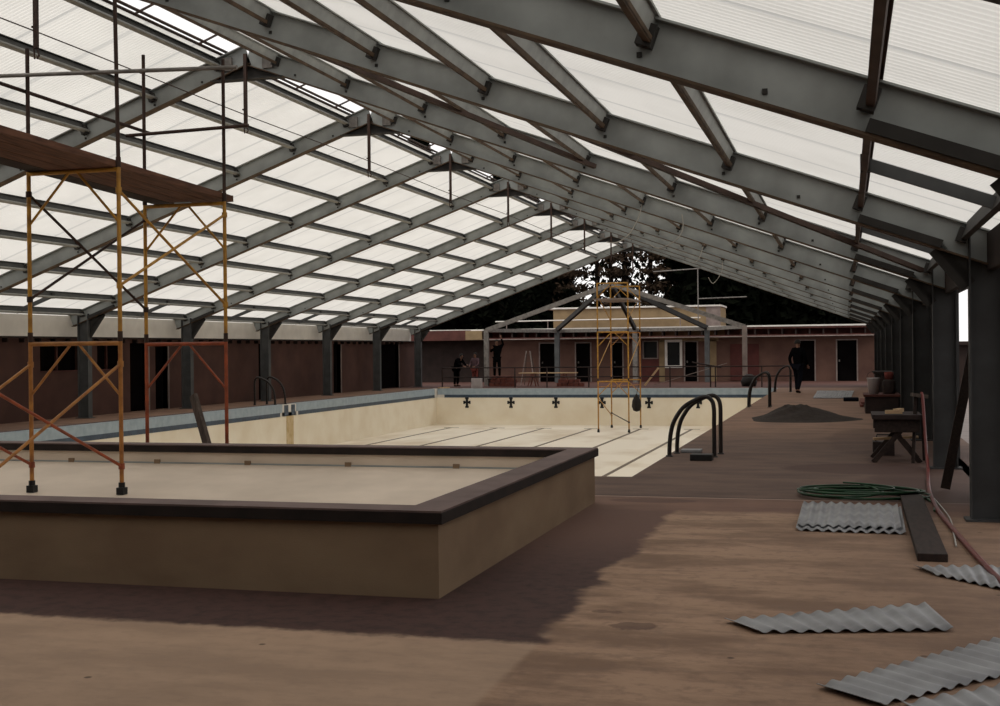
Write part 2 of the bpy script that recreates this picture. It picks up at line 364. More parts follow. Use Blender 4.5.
# ------------------------------------------------------------------ portal frames
def ibeam(mb, a, b, depth, flange, tw=.012, tf=.014):
    """I section from a to b in an XZ plane; web in that plane, flange in Y"""
    a = Vector(a); b = Vector(b); d = (b - a).normalized(); n = Vector((-d.z, 0, d.x))
    mb.bar(a, b, depth, tw, up=(0, 1, 0))
    for s_ in (-1, 1):
        o = n * s_ * (depth / 2 - tf / 2); mb.bar(a + o, b + o, flange, tf, up=n)
    return mb
cosA = 1 / math.hypot(1, SL)
def make_frame():
    fr = thing('portal_frame', (HX, 0, 0), '', 'steel frame')
    for s_ in (-1, 1):
        xc = s_ * (HALF + .15) if s_ > 0 else -(HALF - .07)
        c = MB(); ibeam(c, (xc, 0, -.2 if s_ > 0 else 0), (xc, 0, ZR - SL * (HALF + .15) + .12), .30, .17)
        c.box(xc - .2, xc + .2, -.13, .13, -.0, .02)
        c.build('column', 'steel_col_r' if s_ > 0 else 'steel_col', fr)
        mid = .0
        r = MB(); ax = (s_ * .0, 0, ZR + .0); bx_ = (s_ * (HALF + .3), 0, ZR - SL * (HALF + .3))
        a = Vector(ax); b = Vector(bx_); d = (b - a).normalized()
        r.bar(a, b, .29, .014, up=(0, 1, 0))
        n = Vector((-d.z, 0, d.x)); n = n if n.z > 0 else -n
        r.bar(a + n * .145, b + n * .145, .15, .014, up=n)
        ro = r.build('rafter', 'steel', fr)
        for (nm, o_, w_) in (('bottom_flange', -.145, .15),):
            MB().bar(a + n * o_, b + n * o_, w_, .016, up=n).build(nm, 'flange', ro, label='rust-brown bottom flange')
        # bolts / holes
        bo = MB()
        for dd in (.8, 1.62, 2.85, 4.05, 5.2, 6.45, 7.6, 8.3):
            p = a + d * (dd / cosA) + n * (-.07); bo.bar(p + Vector((0, -.02, 0)), p + Vector((0, .02, 0)), .03, .03)
        bo.build('bolt', 'steel_dark', ro)
        # knee haunch: web plate + bottom flange
        x0 = s_ * (HALF if s_ > 0 else HALF - .2); x1 = s_ * (HALF - (.28 if s_ > 0 else .62)); hd_ = .25 if s_ > 0 else .42
        zz = lambda x: ZR - SL * abs(x) - .155
        h = MB().prism([(x0, 0, zz(x0)), (x1, 0, zz(x1)), (x0, 0, zz(x0) - hd_)], (0, 1, 0), .014)
        h.bar((x1, 0, zz(x1)), (x0, 0, zz(x0) - hd_), .15, .014, up=(s_ * -.4, 0, 1))
        h.build('haunch', 'steel_dark', fr)
        # stiffener channel under the outer end of rafter
        MB().bar((s_ * 8.82, -.06, zz(8.82) + .05), (s_ * 9.55, -.06, zz(9.55) + .05), .06, .075).build('stiffener', 'steel_dark', fr)
    ap = MB(); zb = ZR - .155
    ap.prism([(-.55, 0, zb - SL * .55), (.55, 0, zb - SL * .55), (0, 0, zb)], (0, 1, 0), .014)
    ap.bar((-.6, 0, zb - SL * .58), (.6, 0, zb - SL * .58), .16, .018)
    ap.build('apex_haunch', 'steel_dark', fr)
    for s_ in (-1, 1): MB().bar((s_ * .34, -.03, ZR - .1 - SL * .34), (s_ * .34, -.03, ZR + .1 - SL * .34), .17, .05, up=(0, 1, 0)).build('end_plate', 'greypipe', fr)
    hg = MB().bar((0, -.1, ZR + .0), (0, -.1, ZR - 1.08), .05, .04)
    hg.bar((-.05, -.1, ZR - .84), (.02, -.1, ZR - .84), .03, .02); hg.bar((.0, -.1, ZR - 1.06), (.04, -.1, ZR - 1.16), .015, .015); hg.bar((.04, -.1, ZR - 1.16), (.01, -.1, ZR - 1.2), .015, .015)
    hg.tube([(0, -.1, ZR - .9), (-.03, -.1, ZR - 1.06), (-.02, -.1, ZR - 1.2)], .01, 6)
    hg.build('ridge_hanger', 'brownpipe', fr, label='dark hanging rod at the apex')
    return fr
proto = make_frame()
frames = {}
FK = list(range(-5, 6))
for i, k in enumerate(FK):
    fr = proto if i == 0 else copy_tree(proto)
    fr.location = (HX, FY[k], 0)
    if k == -5: lab = 'grey steel portal frame spanning overhead just in front of the camera'
    elif k == 5: lab = 'endmost grey steel portal frame at the open gable end of the hall'
    else: lab = 'grey steel portal frame spanning the hall, %s counting away from the camera' % ORD[i]
    tag(fr, lab, 'steel frame', 'portal frames carrying the roof'); frames[k] = fr

# ------------------------------------------------------------------ purlins
ROWS = (.48, 1.6, 2.8, 4.0, 5.2, 6.4, 7.62, 8.82, 9.72)
RN = ['ridge', 'first', 'second', 'third', 'fourth', 'fifth', 'sixth', 'seventh', 'eave']
def make_purlin(s_, m):
    L = S - .03; p = MB()
    # C section, origin at near end, bottom outer corner
    p.box(-.006, .006, 0, L, 0, .165); 
    p.box(-.006, .03, 0, L, .155, .167)
    o = p.build('roof_purlin', m)
    if m == 'purlin_dark': MB().box(.0, .068, 0, L, -.006, .006).box(.06, .068, 0, L, 0, .025).build('bottom_flange', 'purlin_lip', o, label='light bottom lip')
    else: MB().box(-.008, .04, 0, L, -.006, .006).box(.033, .04, 0, L, 0, .03).build('bottom_flange', {'purlin': 'flange'}.get(m, m), o)
    MB().box(-.05, .045, L - .10, L - .01, -.03, .10).build('cleat', 'steel_dark', o)
    return o
protos = {}
for s_ in (-1, 1):
    for ri, d in enumerate(ROWS):
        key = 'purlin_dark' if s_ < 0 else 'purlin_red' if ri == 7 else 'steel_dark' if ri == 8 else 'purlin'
        for bi, k in enumerate(FK[:-1]):
            if (key,) not in protos:
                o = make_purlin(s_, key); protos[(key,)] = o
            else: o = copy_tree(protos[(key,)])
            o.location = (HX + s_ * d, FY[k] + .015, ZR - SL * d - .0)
            o.rotation_euler = (0, (math.atan(SL) if s_ > 0 else math.pi * 0 - math.atan(SL)), 0)
            side = 'left' if s_ < 0 else 'right'
            rn = {'ridge': 'beside the ridge', 'eave': 'at the eave'}.get(RN[ri], '%s row below the ridge pair' % RN[ri])
            tag(o, '%s-slope roof purlin %s, %s bay from the camera' % (side, rn, ORD[bi]), 'purlin', 'roof purlins between the portal frames')
# short struts at mid bay next to the eaves
st0 = None
for s_ in (-1, 1):
    for bi, k in enumerate(FK[:-1]):
        if st0 is None:
            st0 = MB().bar((0, 0, .06), (.95, 0, .06 - .95 * SL), .05, .09).build('eave_strut', 'steel_col')
            MB().box(-.04, .03, -.05, .05, 0, .13).build('end_plate', 'steel_dark', st0); o = st0
        else: o = copy_tree(st0)
        o.location = (HX + s_ * 8.85, FY[k] + S / 2, ZR - SL * 8.85); o.rotation_euler = (0, 0, 0 if s_ > 0 else math.pi)
        tag(o, 'short dark strut at the %s eave, middle of the %s bay' % ('right' if s_ > 0 else 'left', ORD[bi]), 'strut', 'short eave struts')
# diagonal roof braces on the right slope
for (a, b, lab) in (((-3.9, 12.2), (.95, 16.95), 'dark diagonal roof brace crossing the third bay on the right slope, lower one'),
                    ((-6.7, 12.2), (-3.35, 17.0), 'dark diagonal roof brace crossing the third bay on the right slope, upper one')):
    z = lambda x: zr(x) - .02
    o = MB().bar((a[0], a[1], z(a[0])), (b[0], b[1], z(b[0])), .06, .06).build('roof_brace', 'purlin_red'); tag(o, lab, 'brace', 'diagonal roof braces')
# ridge strip frame (open strip on the left of the ridge)
rs = thing('ridge_frame', (HX, FY[-5], zr(HX)), 'thin dark frame of rails and bars around the open strip along the ridge', 'frame'); ro = (HX, FY[-5], zr(HX))
q = MB(); y0, y1 = FY[-5], FY[5]
for d in (.36, .44): q.tube([(HX - d, y0, zr(HX - d) + .2), (HX - d, y1, zr(HX - d) + .2)], .022, 6)
q.build('rail', 'brownpipe', rs, ro)
q = MB().tube([(HX - .03, y0, zr(HX) + .2), (HX - .03, y1, zr(HX) + .2)], .02, 6); q.build('rail', 'brownpipe', rs, ro)
for k in FK[:-1]:
    for fr_ in (.18, .52, .86):
        y = FY[k] + fr_ * S; MB().bar((HX - .02, y, zr(HX) + .2), (HX - .44, y, zr(HX - .44) + .2), .025, .025).build('glazing_bar', 'brownpipe', rs, ro)
# wire along the hangers
o = MB().tube(wire([(HX - .01, FY[-5] + .1, 5.1)] + [(HX - .01, FY[k] - .1, 5.22 - (.0 if k % 2 else .03)) for k in FK[1:]], 4), .008, 5).build('tie_wire', 'brownpipe')
tag(o, 'thin dark wire strung lengthwise from hanger to hanger below the ridge', 'wire')

# ------------------------------------------------------------------ roof sheeting (corrugated)
def roof(s_, name, d0, d1):
    y0, y1 = 2.0, FY[5] + .12; pitch = .0762; n = 6
    N = int((y1 - y0) / pitch * n); vs = []; fs = []
    rows = [d0 + (d1 - d0) * i / 1 for i in range(2)]
    nx, nz = s_ * SL * cosA, cosA
    for i in range(N + 1):
        y = y0 + (y1 - y0) * i / N; h = .016 * math.cos(2 * math.pi * i / n)
        for d in rows:
            vs.append((HX + s_ * d + nx * h, y, ZR - SL * d + .195 + nz * h))
    for i in range(N): fs.append((2 * i, 2 * i + 1, 2 * i + 3, 2 * i + 2))
    mb = MB(); mb.add(vs, fs, True); return struct(mb, name, 'roof', 'translucent corrugated roof sheeting')
struct(MB().prism([(HX - HALF - .4, -.7, zr(HX - HALF - .4) + .2), (HX, -.7, ZR + .2), (HX + HALF + .5, -.7, zr(HX + HALF + .5) + .2), (HX + HALF + .5, -.7, zr(HX + HALF + .5) + .26), (HX, -.7, ZR + .28), (HX - HALF - .4, -.7, zr(HX - HALF - .4) + .26)], (0, 1, 0), 5.4), 'ceiling_light_block', 'soffit')  # unseen opaque roof bay, added to cut light from behind the camera
roof(-1, 'ceiling_left', .46, HALF + .45); roof(1, 'ceiling_right', .0, HALF + .55)

# ------------------------------------------------------------------ walls
def wall_openings(axis, pos, th, a0, a1, z0, z1, ops, name, m):
    """wall along an axis at pos..pos+th with rectangular openings (a,b,zl,zh)"""
    mb = MB()
    def bx(a, b, zl, zh):
        if b - a < .005 or zh - zl < .005: return
        if axis == 'y': mb.box(pos, pos + th, a, b, zl, zh)
        else: mb.box(a, b, pos, pos + th, zl, zh)
    cur = a0
    for (a, b, zl, zh) in sorted(ops):
        bx(cur, a, z0, z1); bx(a, b, z0, zl); bx(a, b, zh, z1); cur = b
    bx(cur, a1, z0, z1); return mb
LWX = -19.2
ops = [(26.2, 27.85, 1.2, 1.88), (28.6, 29.8, 1.2, 1.88), (30.15, 31.05, 0, 1.9), (31.45, 32.1, 0, 1.9), (37.9, 38.6, 0, 1.9), (44.2, 44.9, 0, 1.9), (49.2, 51.4, 0, 1.9)]
struct(wall_openings('y', LWX, .2, -3.2, 53.5, 0, 2.0, ops, 'w', 'wall'), 'wall_left', 'wall')
wn = dn = 0
for (a, b, zl, zh) in ops:
    if zl > .5:
        wn += 1; o = struct(MB().box(LWX - .02, LWX + .04, a, b, zl, zh), 'window_%d' % wn, 'void', 'dark unlit window opening in the left wall')
        MB().box(LWX + .04, LWX + .215, a, b, zl - .03, zl + .0).box(LWX + .04, LWX + .10, (a + b) / 2 - .02, (a + b) / 2 + .02, zl, zh).build('window_frame', 'jamb' if wn == 3 else 'redtrim', o)
    else:
        dn += 1; o = struct(MB().box(LWX + .01, LWX + .05, a, b, 0, zh), 'door_%d' % dn, 'void', 'dark doorway in the left wall')
        MB().box(LWX + .05, LWX + .23, b, b + .05, 0, zh).build('door_jamb', 'jamb', o)
        MB().bar((LWX + .05, a + .1, 1), (LWX + .1, a + .1, 1), .03, .1).build('door_handle', 'greypipe', o)
# white fascia above the left wall, one board per bay, and dark eave strip
struct(MB().box(-18.86, -18.80, -3.2, 52.5, 2.05, 2.57), 'trim_1', 'white', 'off-white fascia boards above the left columns')
t2 = MB().box(LWX, -18.80, -3.2, 53.5, 2.0, 2.045)
y = 1.0
while y < 52: t2.box(LWX + .2, -18.86, y, y + .045, 1.9, 2.0); y += .61
struct(t2, 'trim_2', 'soffit', 'dark eave strip with joist ends')
struct(MB().box(-23.5, LWX, -3.2, 53.5, 2.0, 2.2), 'trim_3', 'soffit')
# right wall with a gap, plus an unseen near opening added for side light
rw = wall_openings('y', 1.42, .12, -3.2, 54, -.2, 2.35, [(2.2, 11.9, .0, 2.3), (14.2, 18.7, .0, 2.34)], 'w', 'wall')
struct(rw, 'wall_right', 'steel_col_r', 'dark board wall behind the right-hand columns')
rw2 = MB(); y = -3.0
while y < 54:
    if not (13.9 < y < 18.75 or 2.0 < y < 12): rw2.box(1.38, 1.42, y, y + .08, 0, 2.35)
    y += .84
struct(rw2, 'trim_4', 'soffit', 'dark vertical battens on the right wall')
struct(MB().box(-22, 1.54, -3.4, -3.2, 0, 6.4), 'wall_unseen_dimmer', 'soffit')  # unseen end wall, set close and dark to dim faces turned this way
struct(MB().box(5.0, 5.2, -4, 20, -.2, 2.3), 'wall_daylight_baffle', 'jamb', 'unseen pale wall added outside to moderate daylight from the openings')  # unseen, added to limit daylight through the near opening
struct(MB().box(2.0, 8.0, 20, 44, -.2, -.12), 'path', 'jamb', 'pale paving outside the right-hand wall')
o = MB().box(2.0, 9.5, 44.5, 50, -.16, 1.62).box(1.9, 9.6, 44.3, 50.2, 1.62, 1.74).build('garden_shed', 'soffit'); tag(o, 'low dark shed outside, seen through the gap in the right-hand wall', 'shed')
struct(MB().box(1.24, 1.30, 1.9, 52.4, 2.28, 2.62), 'trim_5', 'soffit', 'dark eave girder above the right-hand columns')  # girder lies in shadow; that shade is put into its colour
kp = MB()
for k in FK[1:]:
    kp.prism([(1.33, FY[k] + .09, 2.3), (1.33, FY[k] + .09, 1.86), (1.33, FY[k] + 3.0, 2.3)], (1, 0, 0), .03)
struct(kp, 'trim_6', 'steel_dark', 'dark triangular corner plates below the right eave girder')
lb = MB().bar((1.03, 14.44, 0.03), (1.39, 14.36, 1.9), .05, .10, up=(1, 0, 0)).build('leaning_board', 'darkwood')
tag(lb, 'dark board leaning against the edge of the right-hand wall opening', 'board')

# ------------------------------------------------------------------ building beyond the far end
BY = 60.0
bd = thing('poolhouse', (-10, BY, 0), 'long low pink-brown building with many dark doorways behind the far railing', 'building'); bo = (-10, BY, 0)
doors = [(-15.72, -14.69), (-13.98 + 1.05, -12.05), (-11.0, -10.35), (-7.35, -6.15), (-2.15, -1.3), (-.35, .55), (-19.6, -18.0)]
doors = [(-14.69, -13.92), (-12.86, -12.15), (-11.05, -10.55), (-7.5, -6.93), (-2.12, -1.45), (-.42, .45)]
wins = [(-9.5, -8.85, 1.15, 1.93), (-8.35, -7.75, .78, 1.9)]
ops = [(a, b, 0, 1.9) for a, b in doors] + wins
wall_openings('x', BY, .2, -24, 1.6, 0, 2.1, ops, 'w', 'w').build('wall', 'pinkwall', bd, bo)
for a, b in doors:
    dr = MB().box(a, b, BY + .12, BY + .17, 0, 1.9).build('door', 'void', bd, bo, label='dark doorway')
    MB().box(a - .06, a, BY - .03, BY + .2, 0, 1.95).box(b, b + .06, BY - .03, BY + .2, 0, 1.95).box(a, b, BY - .03, BY + .2, 1.9, 1.95).build('door_frame', 'jamb', dr, bo)
    MB().box(a + .06, a + .12, BY + .07, BY + .12, .9, 1.0).build('door_handle', 'greypipe', dr, bo)
for i, (a, b, zl, zh) in enumerate(wins):
    wd = MB().box(a, b, BY + .1, BY + .13, zl, zh).build('window', 'glass', bd, bo)
    t = .12 if i else .05
    q = MB().box(a - t, a, BY - .05, BY + .13, zl - t, zh + t).box(b, b + t, BY - .05, BY + .13, zl - t, zh + t).box(a, b, BY - .05, BY + .13, zh, zh + t).box(a, b, BY - .05, BY + .13, zl - t, zl)
    q.build('window_frame', 'white' if i else 'jamb', wd, bo, label='white window frame' if i else None)
MB().box(-5.35, -4.0, BY - .04, BY, .05, 1.78).build('wall_panel', 'redwall', bd, bo, label='dark red wall panel')
MB().box(-24, -17.45, BY - .05, BY, 0, 2.1).build('wall_panel', 'soffit', bd, bo, label='wall section with deep shade painted on')  # dark panel stands in for the shade of a deeper recess
MB().box(-9.6, -8.75, BY - .02, BY, 0, 1.1).build('wall_panel', 'redwall', bd, bo, label='dark red wall panel')
MB().box(-8.7, -5.9, BY - .015, BY, 1.93, 2.1).box(-8.75, -8.48, BY - .015, BY, 0, 2.0).box(-6.4, -6.0, BY - .015, BY, 0, 2.0).build('wall_lining', 'tan', bd, bo, label='tan boards around the white window')
MB().box(-24, 1.8, BY - .9, BY - .83, 2.12, 2.2).box(-24, 1.8, BY - .9, BY - .83, 2.48, 2.56).box(-24, 1.8, BY - .83, BY + 6, 2.5, 2.62).build('fascia', 'redtrim', bd, bo)
MB().box(-24, 1.8, BY - .93, BY - .84, 2.57, 2.64).build('roof_edge', 'white', bd, bo)
MB().box(-24, 1.8, BY - .92, BY - .9, 2.10, 2.15).build('drip_edge', 'jamb', bd, bo)
MB().box(-24, -11, BY - .1, BY, 2.1, 2.5).box(-5.6, 1.8, BY - .1, BY, 2.1, 2.5).build('frieze_board', 'redtrim', bd, bo)
MB().box(-11, -5.6, BY - .1, BY, 2.1, 2.5).build('frieze_board', 'tan', bd, bo)
x = -24.0
while x < 1.7: MB().box(x, x + .07, BY - .84, BY - .1, 2.14, 2.5).build('joist_end', 'soffit', bd, bo); x += .62
MB().box(-19.8, -18.0, BY - .99, BY - .94, 2.1, 2.6).box(-22.5, -18.0, BY - .96, BY - .94, 2.1, 2.6).build('fascia_board', 'redtrim', bd, bo)
MB().box(-18.25, -17.4, BY - 1.02, BY - .94, 2.12, 2.57).build('fascia_board', 'tan', bd, bo, label='tan section of fascia')
MB().box(-24, 1.6, BY + 5.8, BY + 6, 0, 2.5).build('wall', 'pinkwall', bd, bo)
# parapet box on its roof
pb = thing('roof_parapet', (-10, 63, 2.62), 'tan boarded box with light top rim on the flat roof of the far building', 'roof box'); po = (-10, 63, 2.62)
MB().box(-14.6, -6.05, 62.6, 65.5, 2.62, 3.68).build('side_board', 'tan', pb, po)
MB().box(-15.1, -6.0, 62.5, 65.6, 3.68, 3.76).build('rim', 'white', pb, po)
MB().box(-6.75, -6.04, 62.56, 62.6, 2.62, 3.68).build('corner_board', 'jamb', pb, po)
pr_ = thing('pipe_rail', (-13, 62.2, 2.62), 'pale horizontal pipe rail in front of the tan roof box', 'rail'); po = (-13, 62.2, 2.62)
MB().tube([(-17.6, 62.2, 3.08), (-7.0, 62.2, 3.12)], .035, 6).build('rail', 'white', pr_, po)
for x in (-17, -14.8, -11.5, -8): MB().tube([(x, 62.2, 2.62), (x, 62.2, 3.15)], .025, 6).build('post', 'jamb', pr_, po)
ms = thing('pipe_mast', (-7.08, 62, 2.62), 'thin grey pipe mast with cross arms on the far roof, right of the tan box', 'mast'); po = (-7.08, 62, 2.62)
MB().tube([(-7.08, 62, 2.62), (-7.08, 62, 5.55)], .03, 6).build('pole', 'greypipe', ms, po)
MB().tube([(-9.3, 62, 5.45), (-7.0, 62, 5.55)], .03, 6).build('arm', 'greypipe', ms, po)
MB().tube([(-7.1, 62, 4.05), (-4.7, 62, 4.1)], .03, 6).build('arm', 'greypipe', ms, po)

# smaller steel canopy frame between the hall and the far building
cf = thing('canopy_frame', (-9.95, 56, 0), 'bare grey steel frame with pointed apex and hip rafters before the far building', 'steel frame'); co = (-9.95, 56, 0)
CY = 54.0; AP = (-9.97, CY, 4.46)
def seg(nm, a, b, w, h, m='greypipe'): MB().bar(a, b, w, h).build(nm, m, cf, co)
for x in (-15.72, -4.2):
    seg('column', (x, CY, 0), (x, CY, 2.55), .2, .16, 'jamb' if x > -5 else 'greypipe'); seg('rafter', (x, CY, 2.5), AP, .12, .2, 'greypipe')
for x in (-13.47, -9.67, -6.28):
    seg('column', (x, 58.5, 0), (x, 58.5, 2.6), .22, .22, 'steel_col' if x != -9.67 else 'greypipe'); seg('hip_rafter', (x, 58.5, 2.55), (AP[0] + (x - AP[0]) * .08, CY + .3, AP[2] - .1), .14, .2, 'steel_dark')
seg('ring_beam', (-15.72, CY, 2.5), (-13.47, 58.5, 2.5), .1, .16); seg('ring_beam', (-13.47, 58.5, 2.5), (-6.28, 58.5, 2.5), .1, .16); seg('ring_beam', (-6.28, 58.5, 2.5), (-4.2, CY, 2.5), .1, .16)

# ------------------------------------------------------------------ scaffolds
def scaffold(loc, label, frames, posts, braces, r=.022):
    """frames: (y, x0, x1, foot z, [(za, zb, material)...])"""
    t = thing('scaffold_tower', loc, label, 'scaffold')
    for (y, x0, x1, zf, lifts) in frames:
        for li, (za, zb, m) in enumerate(lifts):
            fr = MB(); za2 = zf + .1 if li == 0 else za
            for x in (x0, x1): fr.tube([(x, y, za2), (x, y, zb)], r, 8)
            fr.tube([(x0, y, zb - .02), (x1, y, zb - .02)], r, 8)
            o = fr.build('end_frame', m, t, loc)
            xm = (x0 + x1) / 2; h = .55
            for (p, q_) in (((x0, y, zb - h), (xm - .05, y, zb - .03)), ((xm + .05, y, zb - .03), (x1, y, zb - h))): MB().tube([p, q_], r * .62, 6).build('knee_brace', m, o, loc)
            for x in (x0, x1): MB().tube([(x, y, zb), (x, y, zb + .1)], r * 1.2, 8).build('coupling_pin', 'brownpipe', o, loc)
        for x in (x0, x1):
            MB().tube([(x, y, zf + .01), (x, y, zf + .12)], r * 1.5, 8).box(x - .04, x + .04, y - .04, y + .04, zf, zf + .07).build('foot', 'black', t, loc)
    for (a, b, m) in braces:
        q = MB().tube([a, b], r * .7, 6)
        for p in (a, b): q.tube([Vector(p) + Vector((0, 0, -.03)), Vector(p) + Vector((0, 0, .03))], r * 1.4, 6)
        q.build('cross_brace', m, t, loc)
    for (a, b, m) in posts: MB().tube([a, b], r * .95, 8).build('pipe', m, t, loc)
    return t
z1 = 1.73
FR = [(9.0, -8.20, -7.15, .06, 3.62), (11.0, -8.09, -7.04, .187, 3.48), (13.0, -7.97, -6.93, 0, 3.355)]
(ya, a0, a1, _, za_), (yb, b0, b1, _, zb_), (yc, c0, c1, _, zc_) = FR
sc1 = scaffold((-7.6, 11.0, 0), 'tall yellow and orange tube scaffold tower standing in the wading pool at left',
    [(y, p, q_, zf, [(0, z1, 'orange' if y > 12 else 'amber'), (z1 + .08, z2, 'yellow')]) for y, p, q_, zf, z2 in FR],
    [((b0, yb, zb_ + .1), (b0, yb, 4.75), 'brownpipe'), ((b1, yb, zb_ + .1), (b1 - .03, yb, 5.9), 'brownpipe'),
     ((c0, yc, zc_ + .1), (c0, yc, 5.13), 'brownpipe'), ((c1, yc, zc_ + .1), (c1, yc, 5.0), 'brownpipe'),
     ((a0, ya, za_ + .1), (a0, ya, 4.75), 'brownpipe'), ((a1, ya, za_ + .1), (a1, ya, 4.75), 'brownpipe'),
     ((-8.65, yb - .045, 4.49), (-5.69, yb - .045, 4.38), 'greypipe'),
     ((a0 - .045, 8.8, 4.39), (c0 - .045, 13.2, 4.24), 'brownpipe'),
     ((-8.18, yc - .045, 4.18), (-6.59, yc - .045, 4.21), 'brownpipe')],
    [((b0, yb, 3.25), (c0, yc, 2.12), 'brownpipe'), ((b0, yb, 2.17), (c0, yc, 3.18), 'brownpipe'),
     ((b1, yb, 3.25), (c1, yc, 2.16), 'yellow'), ((b1, yb, 2.29), (c1, yc, 3.2), 'yellow'),
     ((a1, ya, 1.38), (b1, yb, .47), 'orange'), ((a1, ya, .50), (b1, yb, 1.5), 'amber'),
     ((a0, ya, 1.38), (b0, yb, .47), 'orange'), ((a0, ya, .50), (b0, yb, 1.5), 'amber')])
for i in range(4):
    def px_(y): return -8.09 + (y - 11) * .058 + .02 + i * .255 + .12
    def pz_(y): return zb_ + .037 - .047 * (y - 11)
    y0_ = 8.0 + .12 * i; y1_ = (13.2, 13.1, 13.28, 13.22)[i]
    o = MB().bar((px_(y0_), y0_, pz_(y0_)), (px_(y1_), y1_, pz_(y1_)), .25, .07).build('scaffold_plank', ('darkwood', 'plank', 'plank', 'plank')[i], bevel=.004)
    MB().bar((px_(y1_ - .012), y1_ - .012, pz_(y1_)), (px_(y1_), y1_ + .004, pz_(y1_)), .254, .074).build('end_band', 'flange', o)
    tag(o, ('leftmost dark plank', 'second plank from the left, brown,', 'third brown plank from the left', 'rightmost brown plank')[i] + ' on the deck of the near scaffold tower', 'plank', 'planks across the near scaffold')
# far tower in the big pool
fx0, fx1, fa, fb = -8.87, -7.73, 45.2, 47.9; fz = PZ
LF = lambda m: [(0, .42, m[0]), (.52, 2.25, m[1]), (2.35, 4.05, m[2])]
sc2 = scaffold((-8.3, 46.5, PZ), 'yellow tube scaffold tower on castors standing in the far end of the empty pool',
    [(fa, fx0, fx1, fz, LF(('yellow', 'yellow', 'yellow'))), (fb, fx0, fx1, fz, LF(('yellow', 'amber', 'yellow')))], [],
    [((fx0, fa, .9), (fx0, fb, 2.0), 'yellow'), ((fx1, fa, .9), (fx1, fb, 2.0), 'yellow'), ((fx0, fa, 3.6), (fx0, fb, 2.7), 'yellow'), ((fx1, fa, 2.7), (fx1, fb, 3.6), 'yellow'), ((fx0, fb, -.9), (fx1, fa, -1.1), 'brownpipe'), ((fx0, fa, .2), (fx1, fb, .2), 'amber'), ((fx0, fa, -.2), (fx0, fb, -1.0), 'yellow')],
    r=.026)
o = MB().box(fx0 - .15, fx1 + .05, fa - .1, fb + .1, 3.42, 3.47).build('scaffold_plank', 'jamb'); tag(o, 'pale plank platform near the top of the far scaffold tower', 'plank')
o = MB()
o.lathe([(.01, -.62), (.13, -.58), (.19, -.42), (.17, -.2), (.1, -.05), (.06, .0), (.03, .06)], (-7.86, 47.75, -.22), 12)
o = o.build('hanging_sack', 'tarp'); tag(o, 'black sack hanging from the far scaffold tower', 'sack')
MB().tube([(-7.86, 47.75, -.18), (-7.75, 47.88, .38)], .012, 5).build('cord', 'tarp', o)

# ------------------------------------------------------------------ pool ladders
PROF = ((0, 0), (.01, .2), (.04, .40), (.12, .60), (.32, .82), (.60, .95), (.82, 1.0), (.95, .94), (1.0, .80), (1.0, .5), (1.0, 0))
def ladder(label, rails, h, treads=True):
    c = Vector((sum(a[0] + b[0] for a, b in rails) / 4, sum(a[1] + b[1] for a, b in rails) / 4, 0))
    t = thing('pool_ladder', c, label, 'pool ladder', 'curved grab rails beside the big pool')
    for (a, b) in rails:
        pts = [(a[0] + (b[0] - a[0]) * s_, a[1] + (b[1] - a[1]) * s_, h * z) for s_, z in PROF]
        MB().tube(wire(pts, 4), .032, 10).build('handrail', 'chrome', t, c)
        for p in (a, b): MB().lathe([(.0, .02), (.05, .02), (.055, 0)], (p[0], p[1], 0), 12).build('foot_flange', 'chrome', t, c)
    return t
l1 = ladder('pair of tall curved black grab rails on the right deck edge, nearest the camera', [((-2.54, 18.35), (-1.88, 18.35)), ((-2.50, 18.90), (-1.84, 18.90))], .885)
ladder('curved black grab rails halfway along the right pool edge beside the soil heap', [((-2.55, 33.8), (-2.0, 33.8)), ((-2.55, 34.3), (-2.0, 34.3))], .93)
ladder('curved dark grab rails at the far end of the right pool edge', [((-2.5, 45.5), (-1.95, 45.5)), ((-2.5, 46.0), (-1.95, 46.0))], .93)
ladder('curved black grab rails on the left deck edge above the stained recess', [((-16.68, 34.35), (-17.36, 34.35)), ((-16.68, 35.05), (-17.3, 35.05))], .84)
o = MB().box(-2.46, -2.15, 19.0, 19.25, .005, .05).build('ladder_tread', 'sheet', bevel=.01); tag(o, 'pale grey step lying on the deck behind the nearest grab rails', 'step')
o = MB().box(-2.16, -1.85, 17.70, 17.95, .0, .09).build('timber_block', 'black', bevel=.01); tag(o, 'short black block lying beside the nearest grab rails', 'block')

# far railing
rl = thing('deck_railing', (-9.5, 51, 0), 'dark pipe railing along the far deck behind the pool end', 'railing'); ro = (-9.5, 51, 0)
for z in (.85, .45): MB().tube([(-16.85, 51, z), (-1.95, 51, z)], .028, 6).build('rail', 'railing', rl, ro)
for x in (-16.85, -15.2, -13.6, -12.2, -10.4, -8.7, -7.0, -5.35, -5.15, -3.3, -1.95): MB().tube([(x, 51, 0), (x, 51, .85)], .03, 6).build('post', 'railing', rl, ro)
MB().tube([(-6.1, 51, 1.03), (-4.9, 51, .8)], .035, 6).build('rail', 'railing', rl, ro)

